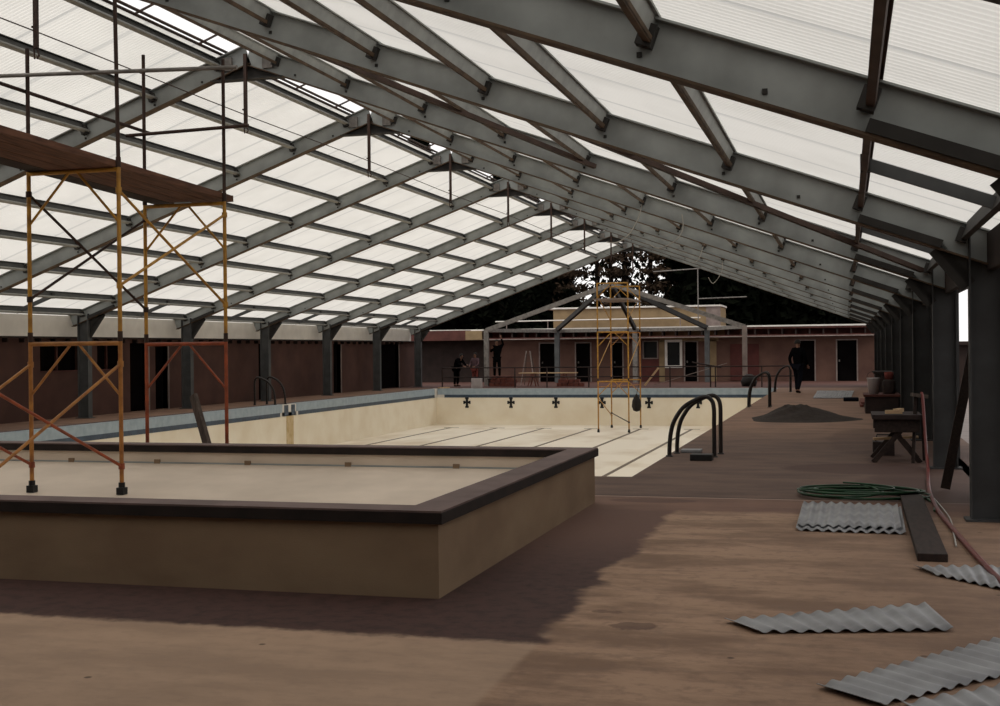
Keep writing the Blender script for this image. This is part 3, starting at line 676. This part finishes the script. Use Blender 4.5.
# ------------------------------------------------------------------ corrugated sheets on the deck
def sheet(label, A, B, C_, D_, n, z=.006, amp=.010, group='loose corrugated sheets on the deck'):
    """corners A->B across ribs, A->D along ribs"""
    seg = n * 8; rows = 5; vs = []; fs = []
    A, B, C_, D_ = [Vector((p[0], p[1], 0)) for p in (A, B, C_, D_)]
    for lay in (0, 1):
        for j in range(rows + 1):
            v = j / rows
            for i in range(seg + 1):
                u = i / seg; p = A.lerp(B, u).lerp(D_.lerp(C_, u), v)
                vs.append((p.x, p.y, z + amp + amp * math.cos(2 * math.pi * i / 8) + .003 * lay + .001 * math.sin(v * 3 + u * 5)))
    w = seg + 1; L_ = (rows + 1) * w
    for j in range(rows):
        for i in range(seg):
            a = j * w + i; fs.append((a, a + 1, a + w + 1, a + w)); fs.append((L_ + a, L_ + a + w, L_ + a + w + 1, L_ + a + 1))
    for i in range(seg): fs.append((i, i + L_, i + 1 + L_, i + 1)); a = rows * w + i; fs.append((a, a + 1, a + 1 + L_, a + L_))
    for j in range(rows): a = j * w; fs.append((a, a + w, a + w + L_, a + L_)); a += seg; fs.append((a, a + L_, a + w + L_, a + w))
    mb = MB(); mb.add(vs, fs, True)
    c = (A + B + C_ + D_) / 4; o = mb.build('corrugated_sheet', 'sheet', None, (c.x, c.y, 0)); return tag(o, label, 'roofing sheet', group)
sheet('squarish grey corrugated sheet beside the green hose, lower of the stacked two', (-.44, 12.85), (.5, 12.80), (.47, 11.03), (-.44, 11.08), 10, z=.002, amp=.012)
sheet('squarish grey corrugated sheet beside the green hose, upper of the stacked two', (-.43, 12.90), (.47, 12.85), (.44, 11.2), (-.43, 11.24), 10, z=.020, amp=.012)
sheet('long narrow pale corrugated offcut with slanted ribs lying alone mid foreground', (-.70, 7.30), (.45, 8.04), (.56, 7.34), (-.50, 7.04), 11)
sheet('small corrugated offcut at the right edge near the hose end', (.45, 9.38), (1.25, 9.55), (1.12, 8.45), (.56, 9.12), 9)
sheet('large ribbed sheet offcut in the bottom right corner', (-.15, 5.97), (.75, 7.15), (1.08, 6.80), (.12, 5.72), 13)
sheet('lighter corrugated scrap lowest in the bottom right corner', (.22, 5.78), (.78, 6.32), (.86, 5.95), (.35, 5.5), 6, z=.0)
sheet('pale flat corrugated sheet far down the right deck near the walking person', (-1.02, 46.3), (.25, 46.3), (.12, 39.6), (-1.02, 39.6), 14)
o = MB().bar((.63, 13.55, .03), (.60, 9.7, .03), .215, .06).build('timber_plank', 'darkwood', bevel=.006); tag(o, 'heavy dark plank lying on the deck right of the squarish corrugated sheets', 'plank')

# ------------------------------------------------------------------ hoses
pts = []; random.seed(3)
for i in range(150):
    a = i / 150 * 2 * math.pi * 5.3
    k = i / 150
    rx = .58 - .12 * math.sin(a * .37 + 1) - .1 * k; ry = .42 - .1 * math.cos(a * .23) - .05 * k
    pts.append((.10 + .16 * math.sin(k * 9) + rx * math.cos(a), 13.72 + ry * math.sin(a), .014 + .010 * i / 20))
pts += [(.55, 13.75, .07), (.72, 13.9, .02), (.80, 13.5, .014), (.84, 13.2, .014), (.80, 12.6, .014)]
o = MB().tube(pts, .013, 6).build('garden_hose', 'greenhose'); tag(o, 'green garden hose coiled in loose loops above the squarish corrugated sheets', 'hose')
q = []
for i in range(60):
    a = i / 60 * 2 * math.pi * 2.1 + 1; q.append((-.02 + .42 * math.cos(a) + .1 * math.sin(a * 1.7), 13.80 + .33 * math.sin(a), .05 + i * .001))
o = MB().tube(q, .010, 6).build('garden_hose', 'greenhose'); tag(o, 'thinner green hose lying over the top of the coiled hose', 'hose')
hp = [(.99, 18.02, .95), (1.0, 17.9, .85), (1.0, 17.4, .35), (.98, 16.6, .03), (.90, 15.2, .02), (.85, 14.1, .02), (.83, 12.6, .02), (.88, 11.0, .02), (.93, 9.8, .02), (.99, 8.8, .02), (1.1, 7.8, .02)]
o = MB().tube(wire(hp, 6), .021, 8).build('air_hose', 'redhose'); tag(o, 'red hose running down from the workbench and along the right edge of the deck', 'hose')
hp = [(.86, 13.6, .016), (.90, 12.2, .016), (.86, 11.2, .016), (.82, 10.4, .016)]
o = MB().tube(wire(hp, 6), .007, 6).build('power_cord', 'cable'); tag(o, 'thin pale cord lying between the dark plank and the red hose', 'cord')

# hanging cables on the right slope
for (pp, lab) in (([(-3.48, 22.05, 4.33), (-3.53, 22.05, 4.04), (-3.66, 22.05, 3.76), (-3.81, 22.05, 3.59), (-3.99, 22.05, 3.51), (-4.15, 22.05, 3.53)], 'pale cable hanging in a long curve from the right roof slope, nearest loop'),
                  ([(-2.79, 22.05, 3.98), (-2.77, 22.05, 3.73), (-2.9, 22.05, 3.52), (-3.18, 22.05, 3.39), (-3.36, 22.05, 3.45)], 'pale cable loop hanging right of the nearest loop under the roof'),
                  ([(-3.51, 32.0, 4.21), (-3.59, 32.0, 3.96), (-3.7, 32.0, 3.81), (-3.8, 32.0, 3.81)], 'small cable loop hanging under the right slope in the middle distance'),
                  ([(-3.51, 37.1, 4.19), (-3.54, 37.1, 3.84), (-3.78, 37.1, 3.52), (-3.93, 37.1, 3.7)], 'small cable loop hanging under the right slope farthest away')):
    o = MB().tube(wire(pp, 6), .010, 6).build('hanging_cable', 'cable'); tag(o, lab, 'cable', 'cables hanging under the right roof slope')

# ------------------------------------------------------------------ soil heap
mb = MB(); n = 48; R = 14; vs = []; fs = []
for j in range(R + 1):
    r = j / R
    for i in range(n):
        a = 2 * math.pi * i / n
        rx = 1.0 * r * (1 + .12 * math.sin(3 * a + 1)) * (1.35 if math.cos(a) > 0 else 1.0); ry = 1.5 * r * (1 + .1 * math.cos(2 * a))
        h = .40 * (1 - r) ** 1.35 * (1 + .1 * math.sin(5 * a + j)) + (.02 * (1 - r)) * random.random()
        if r < .2: h = .40 * .74 + .015 * random.random()
        vs.append((-1.15 + rx * math.cos(a), 28.3 + ry * math.sin(a), h if j < R else 0))
for j in range(R):
    for i in range(n): fs.append((j * n + i, j * n + (i + 1) % n, (j + 1) * n + (i + 1) % n, (j + 1) * n + i))
mb.add(vs, fs, True); o = mb.build('soil_heap', 'sand'); tag(o, 'low dark heap of soil on the right deck beside the pool', 'soil heap', None, 'stuff')

# ------------------------------------------------------------------ workbench and clutter on the right
wb = thing('workbench', (.62, 18.3, 0), 'dark wooden trestle bench with crossed legs against the right columns', 'workbench'); wo = (.62, 18.3, 0)
MB().box(.33, .98, 17.75, 18.75, .60, .66).build('bench_top', 'crate', wb, wo)
MB().box(.36, .95, 17.8, 17.84, .42, .60).box(.36, .95, 18.66, 18.7, .42, .60).build('apron', 'darkwood', wb, wo)
for (y, a, b) in ((17.85, .40, .92), (17.89, .92, .40), (18.6, .40, .92), (18.64, .92, .40)):
    MB().bar((a - .06 if a < b else a + .04, y, 0), (b - .1 if a < b else b + .1, y, .58), .05, .07).build('leg', 'darkwood', wb, wo)
for (x, y, z, L_, a, lab) in ((.62, 18.0, .665, .22, .3, 'pale timber offcut on the workbench, front one'), (.70, 18.45, .665, .25, 1.2, 'pale timber offcut on the workbench, rear one')):
    d = Vector((math.cos(a), math.sin(a), 0)) * L_ / 2; c = Vector((x, y, z + .025)); o = MB().bar(c - d, c + d, .07, .05).build('wood_offcut', 'palewood'); tag(o, lab, 'wood offcut')
tb = thing('tool_box', (.5, 17.2, 0), 'dark open tool box on the deck in front of the workbench', 'tool box'); to = (.5, 17.2, 0)
o = MB().bar((.35, 18.2, .30), (.95, 18.25, .33), .12, .03).build('shelf_board', 'palewood', wb, wo, label='pale board across the crossed legs')
MB().box(.36, .66, 18.95, 19.3, .0, .2).build('body', 'crate', tb, to); MB().tube([(.4, 19.12, .2), (.42, 19.12, .3), (.6, 19.12, .3), (.62, 19.12, .2)], .012, 6).build('handle', 'steel_dark', tb, to)
tb.location = (.5, 17.2, 0); tb['label'] = 'dark open tool box on the deck behind the workbench'
st = thing('sawhorse', (1.0, 18.0, 0), 'dark upright trestle stand that the red hose hangs over', 'trestle'); so = (1.0, 18.0, 0)
MB().bar((.86, 18.0, .93), (1.06, 18.05, .90), .12, .05).build('top_rail', 'greywood', st, so)
for (x, y) in ((.86, 17.8), (.88, 18.25), (1.04, 17.8), (1.03, 18.25)): MB().bar((x, y, 0), (.5 * (x + .96), 18.03, .9), .04, .04).build('leg', 'darkwood', st, so)
cr = thing('storage_crate', (.85, 31.5, 0), 'dark timber crate on the right deck under the white bucket', 'crate'); cro = (.85, 31.5, 0)
MB().box(.42, 1.18, 30.8, 32.2, 0, .40).build('body', 'crate', cr, cro); MB().box(.38, 1.22, 30.75, 32.25, .40, .45).build('lid', 'redtrim', cr, cro)
bk = thing('bucket', (.62, 31.3, .45), 'white plastic bucket standing on the dark crate', 'bucket'); bko = (.62, 31.3, .45)
MB().lathe([(.0, .0), (.115, .0), (.15, .36), (.158, .37), (.158, .39), (.14, .39), (.105, .02), (0, .02)], (.62, 31.3, .45), 18).build('body', 'bucket', bk, bko)
MB().tube(wire([(.47, 31.3, .83), (.5, 31.2, .95), (.62, 31.15, 1.0), (.74, 31.2, .95), (.77, 31.3, .83)], 5), .006, 6).build('handle', 'steel_dark', bk, bko)
o = MB().lathe([(0, 0), (.14, 0), (.15, .05), (.15, .3), (.12, .34), (0, .35)], (.98, 31.4, .45), 14).build('paint_drum', 'crate'); tag(o, 'dark drum standing on the crate beside the bucket', 'drum')
MB().lathe([(0, .35), (.10, .35), (.11, .52), (0, .53)], (.98, 31.4, .45), 12).build('lid_can', 'cloth_red', o)
o = MB().box(.7, 1.2, 33.2, 34.5, 0, .9).box(.66, 1.24, 33.15, 34.55, .9, .95).build('storage_crate', 'crate'); tag(o, 'taller dark crate behind the bucket against the right columns', 'crate')
o = MB().box(-.10, .33, 37.6, 38.3, 0, .10).build('timber_block', 'cloth_blue', bevel=.02); tag(o, 'low dark block at the near end of the far pale sheet', 'block')
o = MB().box(.33, .42, 34.0, 36.4, 0, .07).box(.36, .5, 34.4, 36.9, .07, .12).build('timber_stack', 'brick', None); tag(o, 'reddish timbers lying near the crate on the right deck', 'timber')

# ------------------------------------------------------------------ things on the far deck
tr = thing('trestle_table', (-12.6, 53, 0), 'long pale board on trestles behind the far railing', 'table'); tro = (-12.6, 53, 0)
MB().box(-13.9, -11.35, 52.75, 53.3, .56, .60).build('table_top', 'palewood', tr, tro)
for x in (-13.3, -11.9):
    for sx in (-1, 1):
        for sy in (-1, 1): MB().bar((x + sx * .18, 53 + sy * .25, 0), (x + sx * .03, 53 + sy * .2, .56), .04, .04).build('leg', 'brick', tr, tro)
sl = thing('stepladder', (-14.05, 54.5, 0), 'thin pale A-shaped stepladder against the pink-brown wall', 'stepladder'); slo = (-14.05, 54.5, 0)
q = []
for sx in (-1, 1):
    MB().bar((-13.9 + sx * .32, 54.35, 0), (-13.9 + sx * .08, 54.5, 1.55), .035, .035).build('leg', 'jamb', sl, slo)
    MB().bar((-13.9 + sx * .32, 55.0, 0), (-13.9 + sx * .08, 54.55, 1.55), .03, .03).build('leg', 'greywood', sl, slo)
for i in range(5): w = .32 - .05 * i; MB().bar((-13.9 - w, 54.35 + .03 * i, .25 + .28 * i), (-13.9 + w, 54.35 + .03 * i, .25 + .28 * i), .04, .02).build('step', 'greywood', sl, slo)
for bi, (cx, cy, nn) in enumerate(((-14.6, 52.6, 14), (-11.5, 52.4, 9))):
    for i in range(nn):
        r_ = i % 5; l_ = i // 5
        x = cx + (r_ - 2) * .24 + .05 * l_; y = cy + .03 * (i % 3)
        o = MB().box(x - .11, x + .11, y - .05, y + .16, l_ * .16 , l_ * .16 + .15).build('concrete_block', 'brick', bevel=.006)
        tag(o, 'red building block in the low pile %s' % ('left of the trestle table behind the railing' if bi == 0 else 'under the right end of the trestle table'), 'building block', 'red building blocks %s' % ('left of the trestle table' if bi == 0 else 'under the trestle table'))
o = MB().bar((-8.35, 52.9, .02), (-7.75, 52.95, .78), .08, .04, up=(0, 1, 0)).build('leaning_board', 'palewood'); tag(o, 'short pale board leaning below the white-framed window', 'board')
o = MB().bar((-8.0, 53.2, .03), (-4.9, 53.4, .95), .03, .03).build('leaning_pole', 'jamb'); tag(o, 'long thin pole propped at a low slant behind the far railing', 'pole')
o = MB().box(-15.30, -14.86, 50.2, 50.4, .0, .42).build('white_panel', 'bucket', bevel=.01); o.name = 'wall_panel'; tag(o, 'small white panel standing at the far pool edge below the left canopy column', 'panel')
o = MB().bar((-16.5, 49.5, .04), (-16.2, 49.9, .045), .16, .05).build('timber_offcut', 'palewood'); tag(o, 'pale wood offcut lying on the far left corner of the big pool', 'wood offcut')
o = MB().lathe([(0, 0), (.28, 0), (.34, .2), (.25, .42), (.1, .5), (0, .5)], (-3.9, 52.2, 0), 12).build('rubbish_sack', 'tarp'); tag(o, 'dark bulging sack behind the far railing near the right canopy column', 'sack')
o = MB().bar((-7.02, 12.98, .03), (-7.50, 13.25, 1.10), .055, .11).build('leaning_board', 'greywood', bevel=.006); tag(o, 'grey weathered board leaning up behind the wading pool by the scaffold', 'board')

# ------------------------------------------------------------------ people
def skin_mesh(name, verts, edges, radii, m, parent, root=0, sub=2):
    me = D.meshes.new(name); me.from_pydata(verts, edges, [])
    o = D.objects.new(name, me); COL.objects.link(o)
    sk = o.modifiers.new('s', 'SKIN'); sk.use_smooth_shade = True
    for i, r in enumerate(radii):
        v = me.skin_vertices[0].data[i]; v.radius = r if isinstance(r, tuple) else (r, r); v.use_root = (i == root)
    ss = o.modifiers.new('u', 'SUBSURF'); ss.levels = sub; ss.render_levels = sub
    dg = bpy.context.evaluated_depsgraph_get(); me2 = bpy.data.meshes.new_from_object(o.evaluated_get(dg))
    o.modifiers.clear(); o.data = me2; me2.materials.clear(); me2.materials.append(M[m])
    me2.polygons.foreach_set('use_smooth', [True] * len(me2.polygons))
    o.parent = parent; return o
def person(loc, rz, label, top, legs, J, h=1.75, group=None):
    """J: joint overrides in a 1.75 m frame, facing -Y"""
    t = thing('person', loc, label, 'person', group); t.rotation_euler = (0, 0, rz); k = h / 1.75; t.scale = (k, k, k)
    j = dict(pelvis=(0, 0, .93), waist=(0, 0, 1.08), chest=(0, 0, 1.30), neck=(0, 0, 1.47), jaw=(0, -.02, 1.55), head=(0, -.01, 1.64), crown=(0, 0, 1.70),
             lsh=(.17, 0, 1.41), lel=(.24, .02, 1.13), lwr=(.25, -.06, .88), rsh=(-.17, 0, 1.41), rel=(-.24, .02, 1.13), rwr=(-.25, -.06, .88),
             lhip=(.09, 0, .88), lkn=(.11, -.02, .49), lan=(.11, .03, .09), lto=(.12, -.13, .035), rhip=(-.09, 0, .88), rkn=(-.11, -.02, .49), ran=(-.11, .03, .09), rto=(-.12, -.13, .035))
    j.update(J)
    names = list(j); ix = {n: i for i, n in enumerate(names)}; V = [j[n] for n in names]
    E_ = [('pelvis', 'waist'), ('waist', 'chest'), ('chest', 'neck'), ('neck', 'jaw'), ('jaw', 'head'), ('head', 'crown'), ('chest', 'lsh'), ('lsh', 'lel'), ('lel', 'lwr'), ('chest', 'rsh'), ('rsh', 'rel'), ('rel', 'rwr'),
          ('pelvis', 'lhip'), ('lhip', 'lkn'), ('lkn', 'lan'), ('lan', 'lto'), ('pelvis', 'rhip'), ('rhip', 'rkn'), ('rkn', 'ran'), ('ran', 'rto')]
    R = dict(pelvis=(.13, .10), waist=(.115, .085), chest=(.14, .10), neck=.05, jaw=.062, head=.083, crown=.05, lsh=.055, rsh=.055, lel=.04, rel=.04, lwr=.028, rwr=.028, lhip=.085, rhip=.085, lkn=.058, rkn=.058, lan=.04, ran=.04, lto=.035, rto=.035)
    # hands: palm + five fingers
    edges = [(ix[a], ix[b]) for a, b in E_]; rad = [R[n] for n in names]
    for s_, el, wr in ((1, 'lel', 'lwr'), (-1, 'rel', 'rwr')):
        w = Vector(j[wr]); d = (w - Vector(j[el])).normalized(); side = d.cross(Vector((0, 1, 0))).normalized() if abs(d.y) < .9 else Vector((1, 0, 0))
        V.append(tuple(w + d * .07)); rad.append((.035, .018)); pi = len(V) - 1; edges.append((ix[wr], pi))
        for q_, (o_, L_) in enumerate(((-.03, .07), (-.01, .085), (.01, .08), (.03, .06))):
            V.append(tuple(w + d * (.08 + L_) + side * o_ * 1.3)); rad.append(.009); edges.append((pi, len(V) - 1))
        V.append(tuple(w + d * .08 + side * .06 * s_)); rad.append(.010); edges.append((pi, len(V) - 1))
    b = skin_mesh('body', V, edges, rad, 'skin', t)
    def sub(name, ns, es, scale, m, extra=None):
        ii = {n: i for i, n in enumerate(ns)}
        rr = []
        for n in ns:
            r = R[n]; r = r if isinstance(r, tuple) else (r, r)
            rr.append((r[0] * scale + (.035 if n in ('chest', 'waist', 'pelvis', 'lsh', 'rsh') else .014), r[1] * scale + (.035 if n in ('chest', 'waist', 'pelvis', 'lsh', 'rsh') else .014)))
        return skin_mesh(name, [j[n] for n in ns], [(ii[a], ii[c]) for a, c in es], rr, m, t)
    sub('jacket', ['waist', 'pelvis', 'chest', 'neck', 'lsh', 'lel', 'lwr', 'rsh', 'rel', 'rwr'], [('pelvis', 'waist'), ('waist', 'chest'), ('chest', 'neck'), ('chest', 'lsh'), ('lsh', 'lel'), ('lel', 'lwr'), ('chest', 'rsh'), ('rsh', 'rel'), ('rel', 'rwr')], 1.08, top)
    sub('trousers', ['pelvis', 'lhip', 'lkn', 'lan', 'rhip', 'rkn', 'ran'], [('pelvis', 'lhip'), ('lhip', 'lkn'), ('lkn', 'lan'), ('pelvis', 'rhip'), ('rhip', 'rkn'), ('rkn', 'ran')], 1.1, legs)
    for s_ in ('l', 'r'):
        a = Vector(j[s_ + 'an']); c = Vector(j[s_ + 'to'])
        skin_mesh('shoe', [tuple(a + Vector((0, .03, -.04))), tuple((a + c) / 2 + Vector((0, 0, -.02))), tuple(c + Vector((0, -.03, .0)))], [(0, 1), (1, 2)], [(.045, .045), (.045, .04), (.035, .03)], 'cloth_black', t, sub=1)
    hd = Vector(j['head']); hm = MB()
    vs = []; fs = []; n = 14; m_ = 7
    for a in range(m_ + 1):
        ph = a / m_ * math.pi * .58
        for i in range(n):
            th = 2 * math.pi * i / n; front = max(0, -math.sin(th)); p2 = ph * (1 - .45 * front)
            vs.append((hd.x + .102 * math.sin(p2) * math.cos(th), hd.y + .02 + .115 * math.sin(p2) * math.sin(th), hd.z + .0 + .118 * math.cos(p2)))
    for a in range(m_):
        for i in range(n): fs.append((a * n + i, a * n + (i + 1) % n, (a + 1) * n + (i + 1) % n, (a + 1) * n + i))
    hm.add(vs, fs, True); hm.build('hair', 'hair', t)
    q = MB(); q.lathe([(0, -.02), (.012, -.015), (.006, .02), (0, .03)], (hd.x, hd.y - .092, hd.z - .02), 6)
    for sx in (-1, 1): q.lathe([(0, -.02), (.012, 0), (0, .02)], (hd.x + sx * .088, hd.y + .01, hd.z - .01), 6)
    q.build('nose_and_ears', 'skin', t)
    q = MB()
    for sx in (-1, 1): q.lathe([(0, -.008), (.009, 0), (0, .008)], (hd.x + sx * .032, hd.y - .080, hd.z + .005), 6)
    q.box(hd.x - .025, hd.x + .025, hd.y - .086, hd.y - .07, hd.z - .062, hd.z - .054); q.build('eyes_and_mouth', 'cloth_black', t)
    return t
person((-1.62, 44.0, 0), 2.7, 'person in dark clothes walking along the right deck toward the doors', 'cloth_black', 'cloth_blue',
       dict(lkn=(.11, -.12, .50), lan=(.10, -.10, .10), lto=(.10, -.25, .04), rkn=(-.10, .04, .49), ran=(-.10, .22, .12), rto=(-.10, .08, .04), lel=(.25, .10, 1.14), lwr=(.24, .0, .90), rel=(-.24, -.04, 1.13), rwr=(-.23, -.20, .93)), 1.86)
sb = thing('work_platform', (-14.95, 53.0, 0), 'low dark trestle platform under the person at the left canopy column', 'platform'); sbo = (-14.95, 53.0, 0)
MB().box(-15.35, -14.55, 52.8, 53.2, .30, .35).build('board', 'darkwood', sb, sbo)
for x in (-15.28, -14.62):
    for y in (52.85, 53.15): MB().box(x - .03, x + .03, y - .03, y + .03, 0, .3).build('leg', 'darkwood', sb, sbo)
person((-14.95, 53.0, .35), .2, 'person in black standing on a platform reaching up at the left canopy column', 'cloth_black', 'cloth_black',
       dict(lel=(.30, -.10, 1.55), lwr=(.22, -.16, 1.80), rel=(-.26, -.12, 1.20), rwr=(-.2, -.3, 1.35)), 1.72)
person((-16.75, 52.7, 0), 1.2, 'person in black bending forward behind the railing at the far left', 'cloth_black', 'cloth_black',
       dict(waist=(0, -.04, 1.05), chest=(0, -.16, 1.22), neck=(0, -.27, 1.34), jaw=(0, -.32, 1.40), head=(0, -.35, 1.48), crown=(0, -.35, 1.54), lsh=(.17, -.2, 1.30), rsh=(-.17, -.2, 1.30), lel=(.22, -.36, 1.08), lwr=(.14, -.55, 1.05), rel=(-.22, -.34, 1.07), rwr=(-.14, -.54, 1.0)), 1.6)
person((-15.75, 52.3, 0), -.3, 'person in a plum top and red trousers behind the railing at the far left', 'cloth_plum', 'cloth_red',
       dict(lel=(.25, -.08, 1.14), lwr=(.16, -.28, 1.05), rel=(-.25, -.08, 1.14), rwr=(-.15, -.28, 1.08)), 1.5)

# ------------------------------------------------------------------ trees
def tree(x, y, h, r, n, label, leafm, zc=None, trunks=1, size=.45, seed=1, low=.12, group='trees beyond the far building'):
    rnd = random.Random(seed); t = thing('tree', (x, y, -.16), label, 'tree', group); o_ = (x, y, -.16)
    tk = MB()
    for q in range(trunks):
        dx = (q - (trunks - 1) / 2) * .95 if trunks > 1 else 0; lean = rnd.uniform(-.3, .3)
        pts = [(x + dx, y + rnd.uniform(-.2, .2), -.16), (x + dx + lean * .3, y, h * .3), (x + dx + lean, y, h * .6), (x + dx + lean * 1.4, y, h * .95)]
        tk.tube(wire(pts, 3), [.24 - .2 * i / 10 for i in range(10)][:10], 7)
        for b in range(14):
            z = h * (.2 + .7 * b / 14); a = rnd.uniform(0, 6.28); L_ = r * rnd.uniform(.4, .9); c = (x + dx + lean * z / h, y, z)
            tk.tube([c, (c[0] + L_ * .5 * math.cos(a), y + L_ * .5 * math.sin(a), z + .5), (c[0] + L_ * math.cos(a), y + L_ * math.sin(a), z + .9)], [.06, .04, .015], 5)
    tk.build('trunk', 'bark', t, o_)
    lv = MB(); vs = []; fs = []
    for i in range(n):
        z = h * rnd.uniform(low, 1.0); rr = r * math.sqrt(rnd.random()) * (1.0 if z < h * .6 else max(.15, 1.6 * (1 - z / h) + .1)); a = rnd.uniform(0, 6.283)
        if leafm == 'leaf2':   # clumped and sparse
            z = h * (low + (1 - low) * ((rnd.randint(0, 9) + rnd.gauss(.5, .16)) / 10)); a = rnd.randint(0, 6) + rnd.gauss(0, .22)
        c = Vector((x + rr * math.cos(a), y + rr * math.sin(a), z)); s_ = size * rnd.uniform(.5, 1.1)
        u = Vector((rnd.gauss(0, 1), rnd.gauss(0, 1), rnd.gauss(0, 1))).normalized(); w = u.orthogonal().normalized(); k = len(vs)
        vs += [c - u * s_, c + w * s_ * .5, c + u * s_, c - w * s_ * .5]; fs.append((k, k + 1, k + 2, k + 3))
    lv.add(vs, fs); fo = lv.build('foliage', leafm, t, o_); fo['kind'] = 'stuff'
rowA = [-39, -32.4, -25.8, -19.3, -7.4, -.8]; rowB = [-35.8, -29.1, -22.5, -15.9, -11.2, -4.2, 2.4]
for row, y, nm in ((rowA, 74, 'front'), (rowB, 82.5, 'back')):
    for i, x in enumerate(row):
        if y > 80 and -17 < x < -10: continue
        tree(x, y, 13 + (i * 7 % 3), 3.0, 15000, 'dense dark evergreen in the %s row beyond the far building, %s from the left' % (nm, ORD[i]), 'leaf', seed=i + 3 + int(y), size=.42, low=.0)
tree(-14.3, 82.5, 13, 3.0, 1300, 'half-open dark tree far behind the bare trunks with sky showing through', 'leaf', seed=99, size=.36, low=.0)
for i, (x, y, tr_, n, r_) in enumerate(((-15.9, 73, 1, 5500, 1.25), (-13.3, 73, 3, 3600, 1.25), (-10.7, 73, 2, 5500, 1.25))):
    tree(x, y, 12, r_, n, ('thin brownish tree left of the bare trunks, sky showing through', 'group of dark bare trunks behind the far building below the roof end', 'thin trunks with sparse leaves right of the bare trunk group')[i], 'leaf2', trunks=tr_, size=.15, seed=40 + i, low=.25)
for i, x in enumerate((-18.3, -15.2, -12.1, -9.0)):
    tree(x, 69.3, 4.9, 1.5, 5000, 'low dark shrub just behind the tan roof box, %s from the left' % ORD[i], 'leaf', seed=60 + i, size=.3, low=.0, group='shrubs behind the far building')

# ------------------------------------------------------------------ light
w = D.worlds.new('overcast_sky'); SC.world = w; w.use_nodes = True; t = w.node_tree; t.nodes.clear()
o = t.nodes.new('ShaderNodeOutputWorld'); b = t.nodes.new('ShaderNodeBackground'); b.inputs[0].default_value = (1.0, .98, .96, 1); b.inputs[1].default_value = 1.05
t.links.new(b.outputs[0], o.inputs[0])
sd = D.lights.new('sun', 'SUN'); sd.energy = 1.5; sd.angle = math.radians(25); sd.color = (1, .95, .86)
so_ = D.objects.new('sun', sd); COL.objects.link(so_); so_.rotation_euler = Vector((.5, .35, -.8)).to_track_quat('-Z', 'Y').to_euler()
vs_ = SC.view_settings; vs_.view_transform = 'Standard'; vs_.look = 'None'; vs_.gamma = 1; vs_.exposure = .1; vs_.use_curve_mapping = False
SC.cycles.max_bounces = 8; SC.cycles.diffuse_bounces = 5; SC.cycles.transmission_bounces = 6; SC.cycles.use_denoising = True
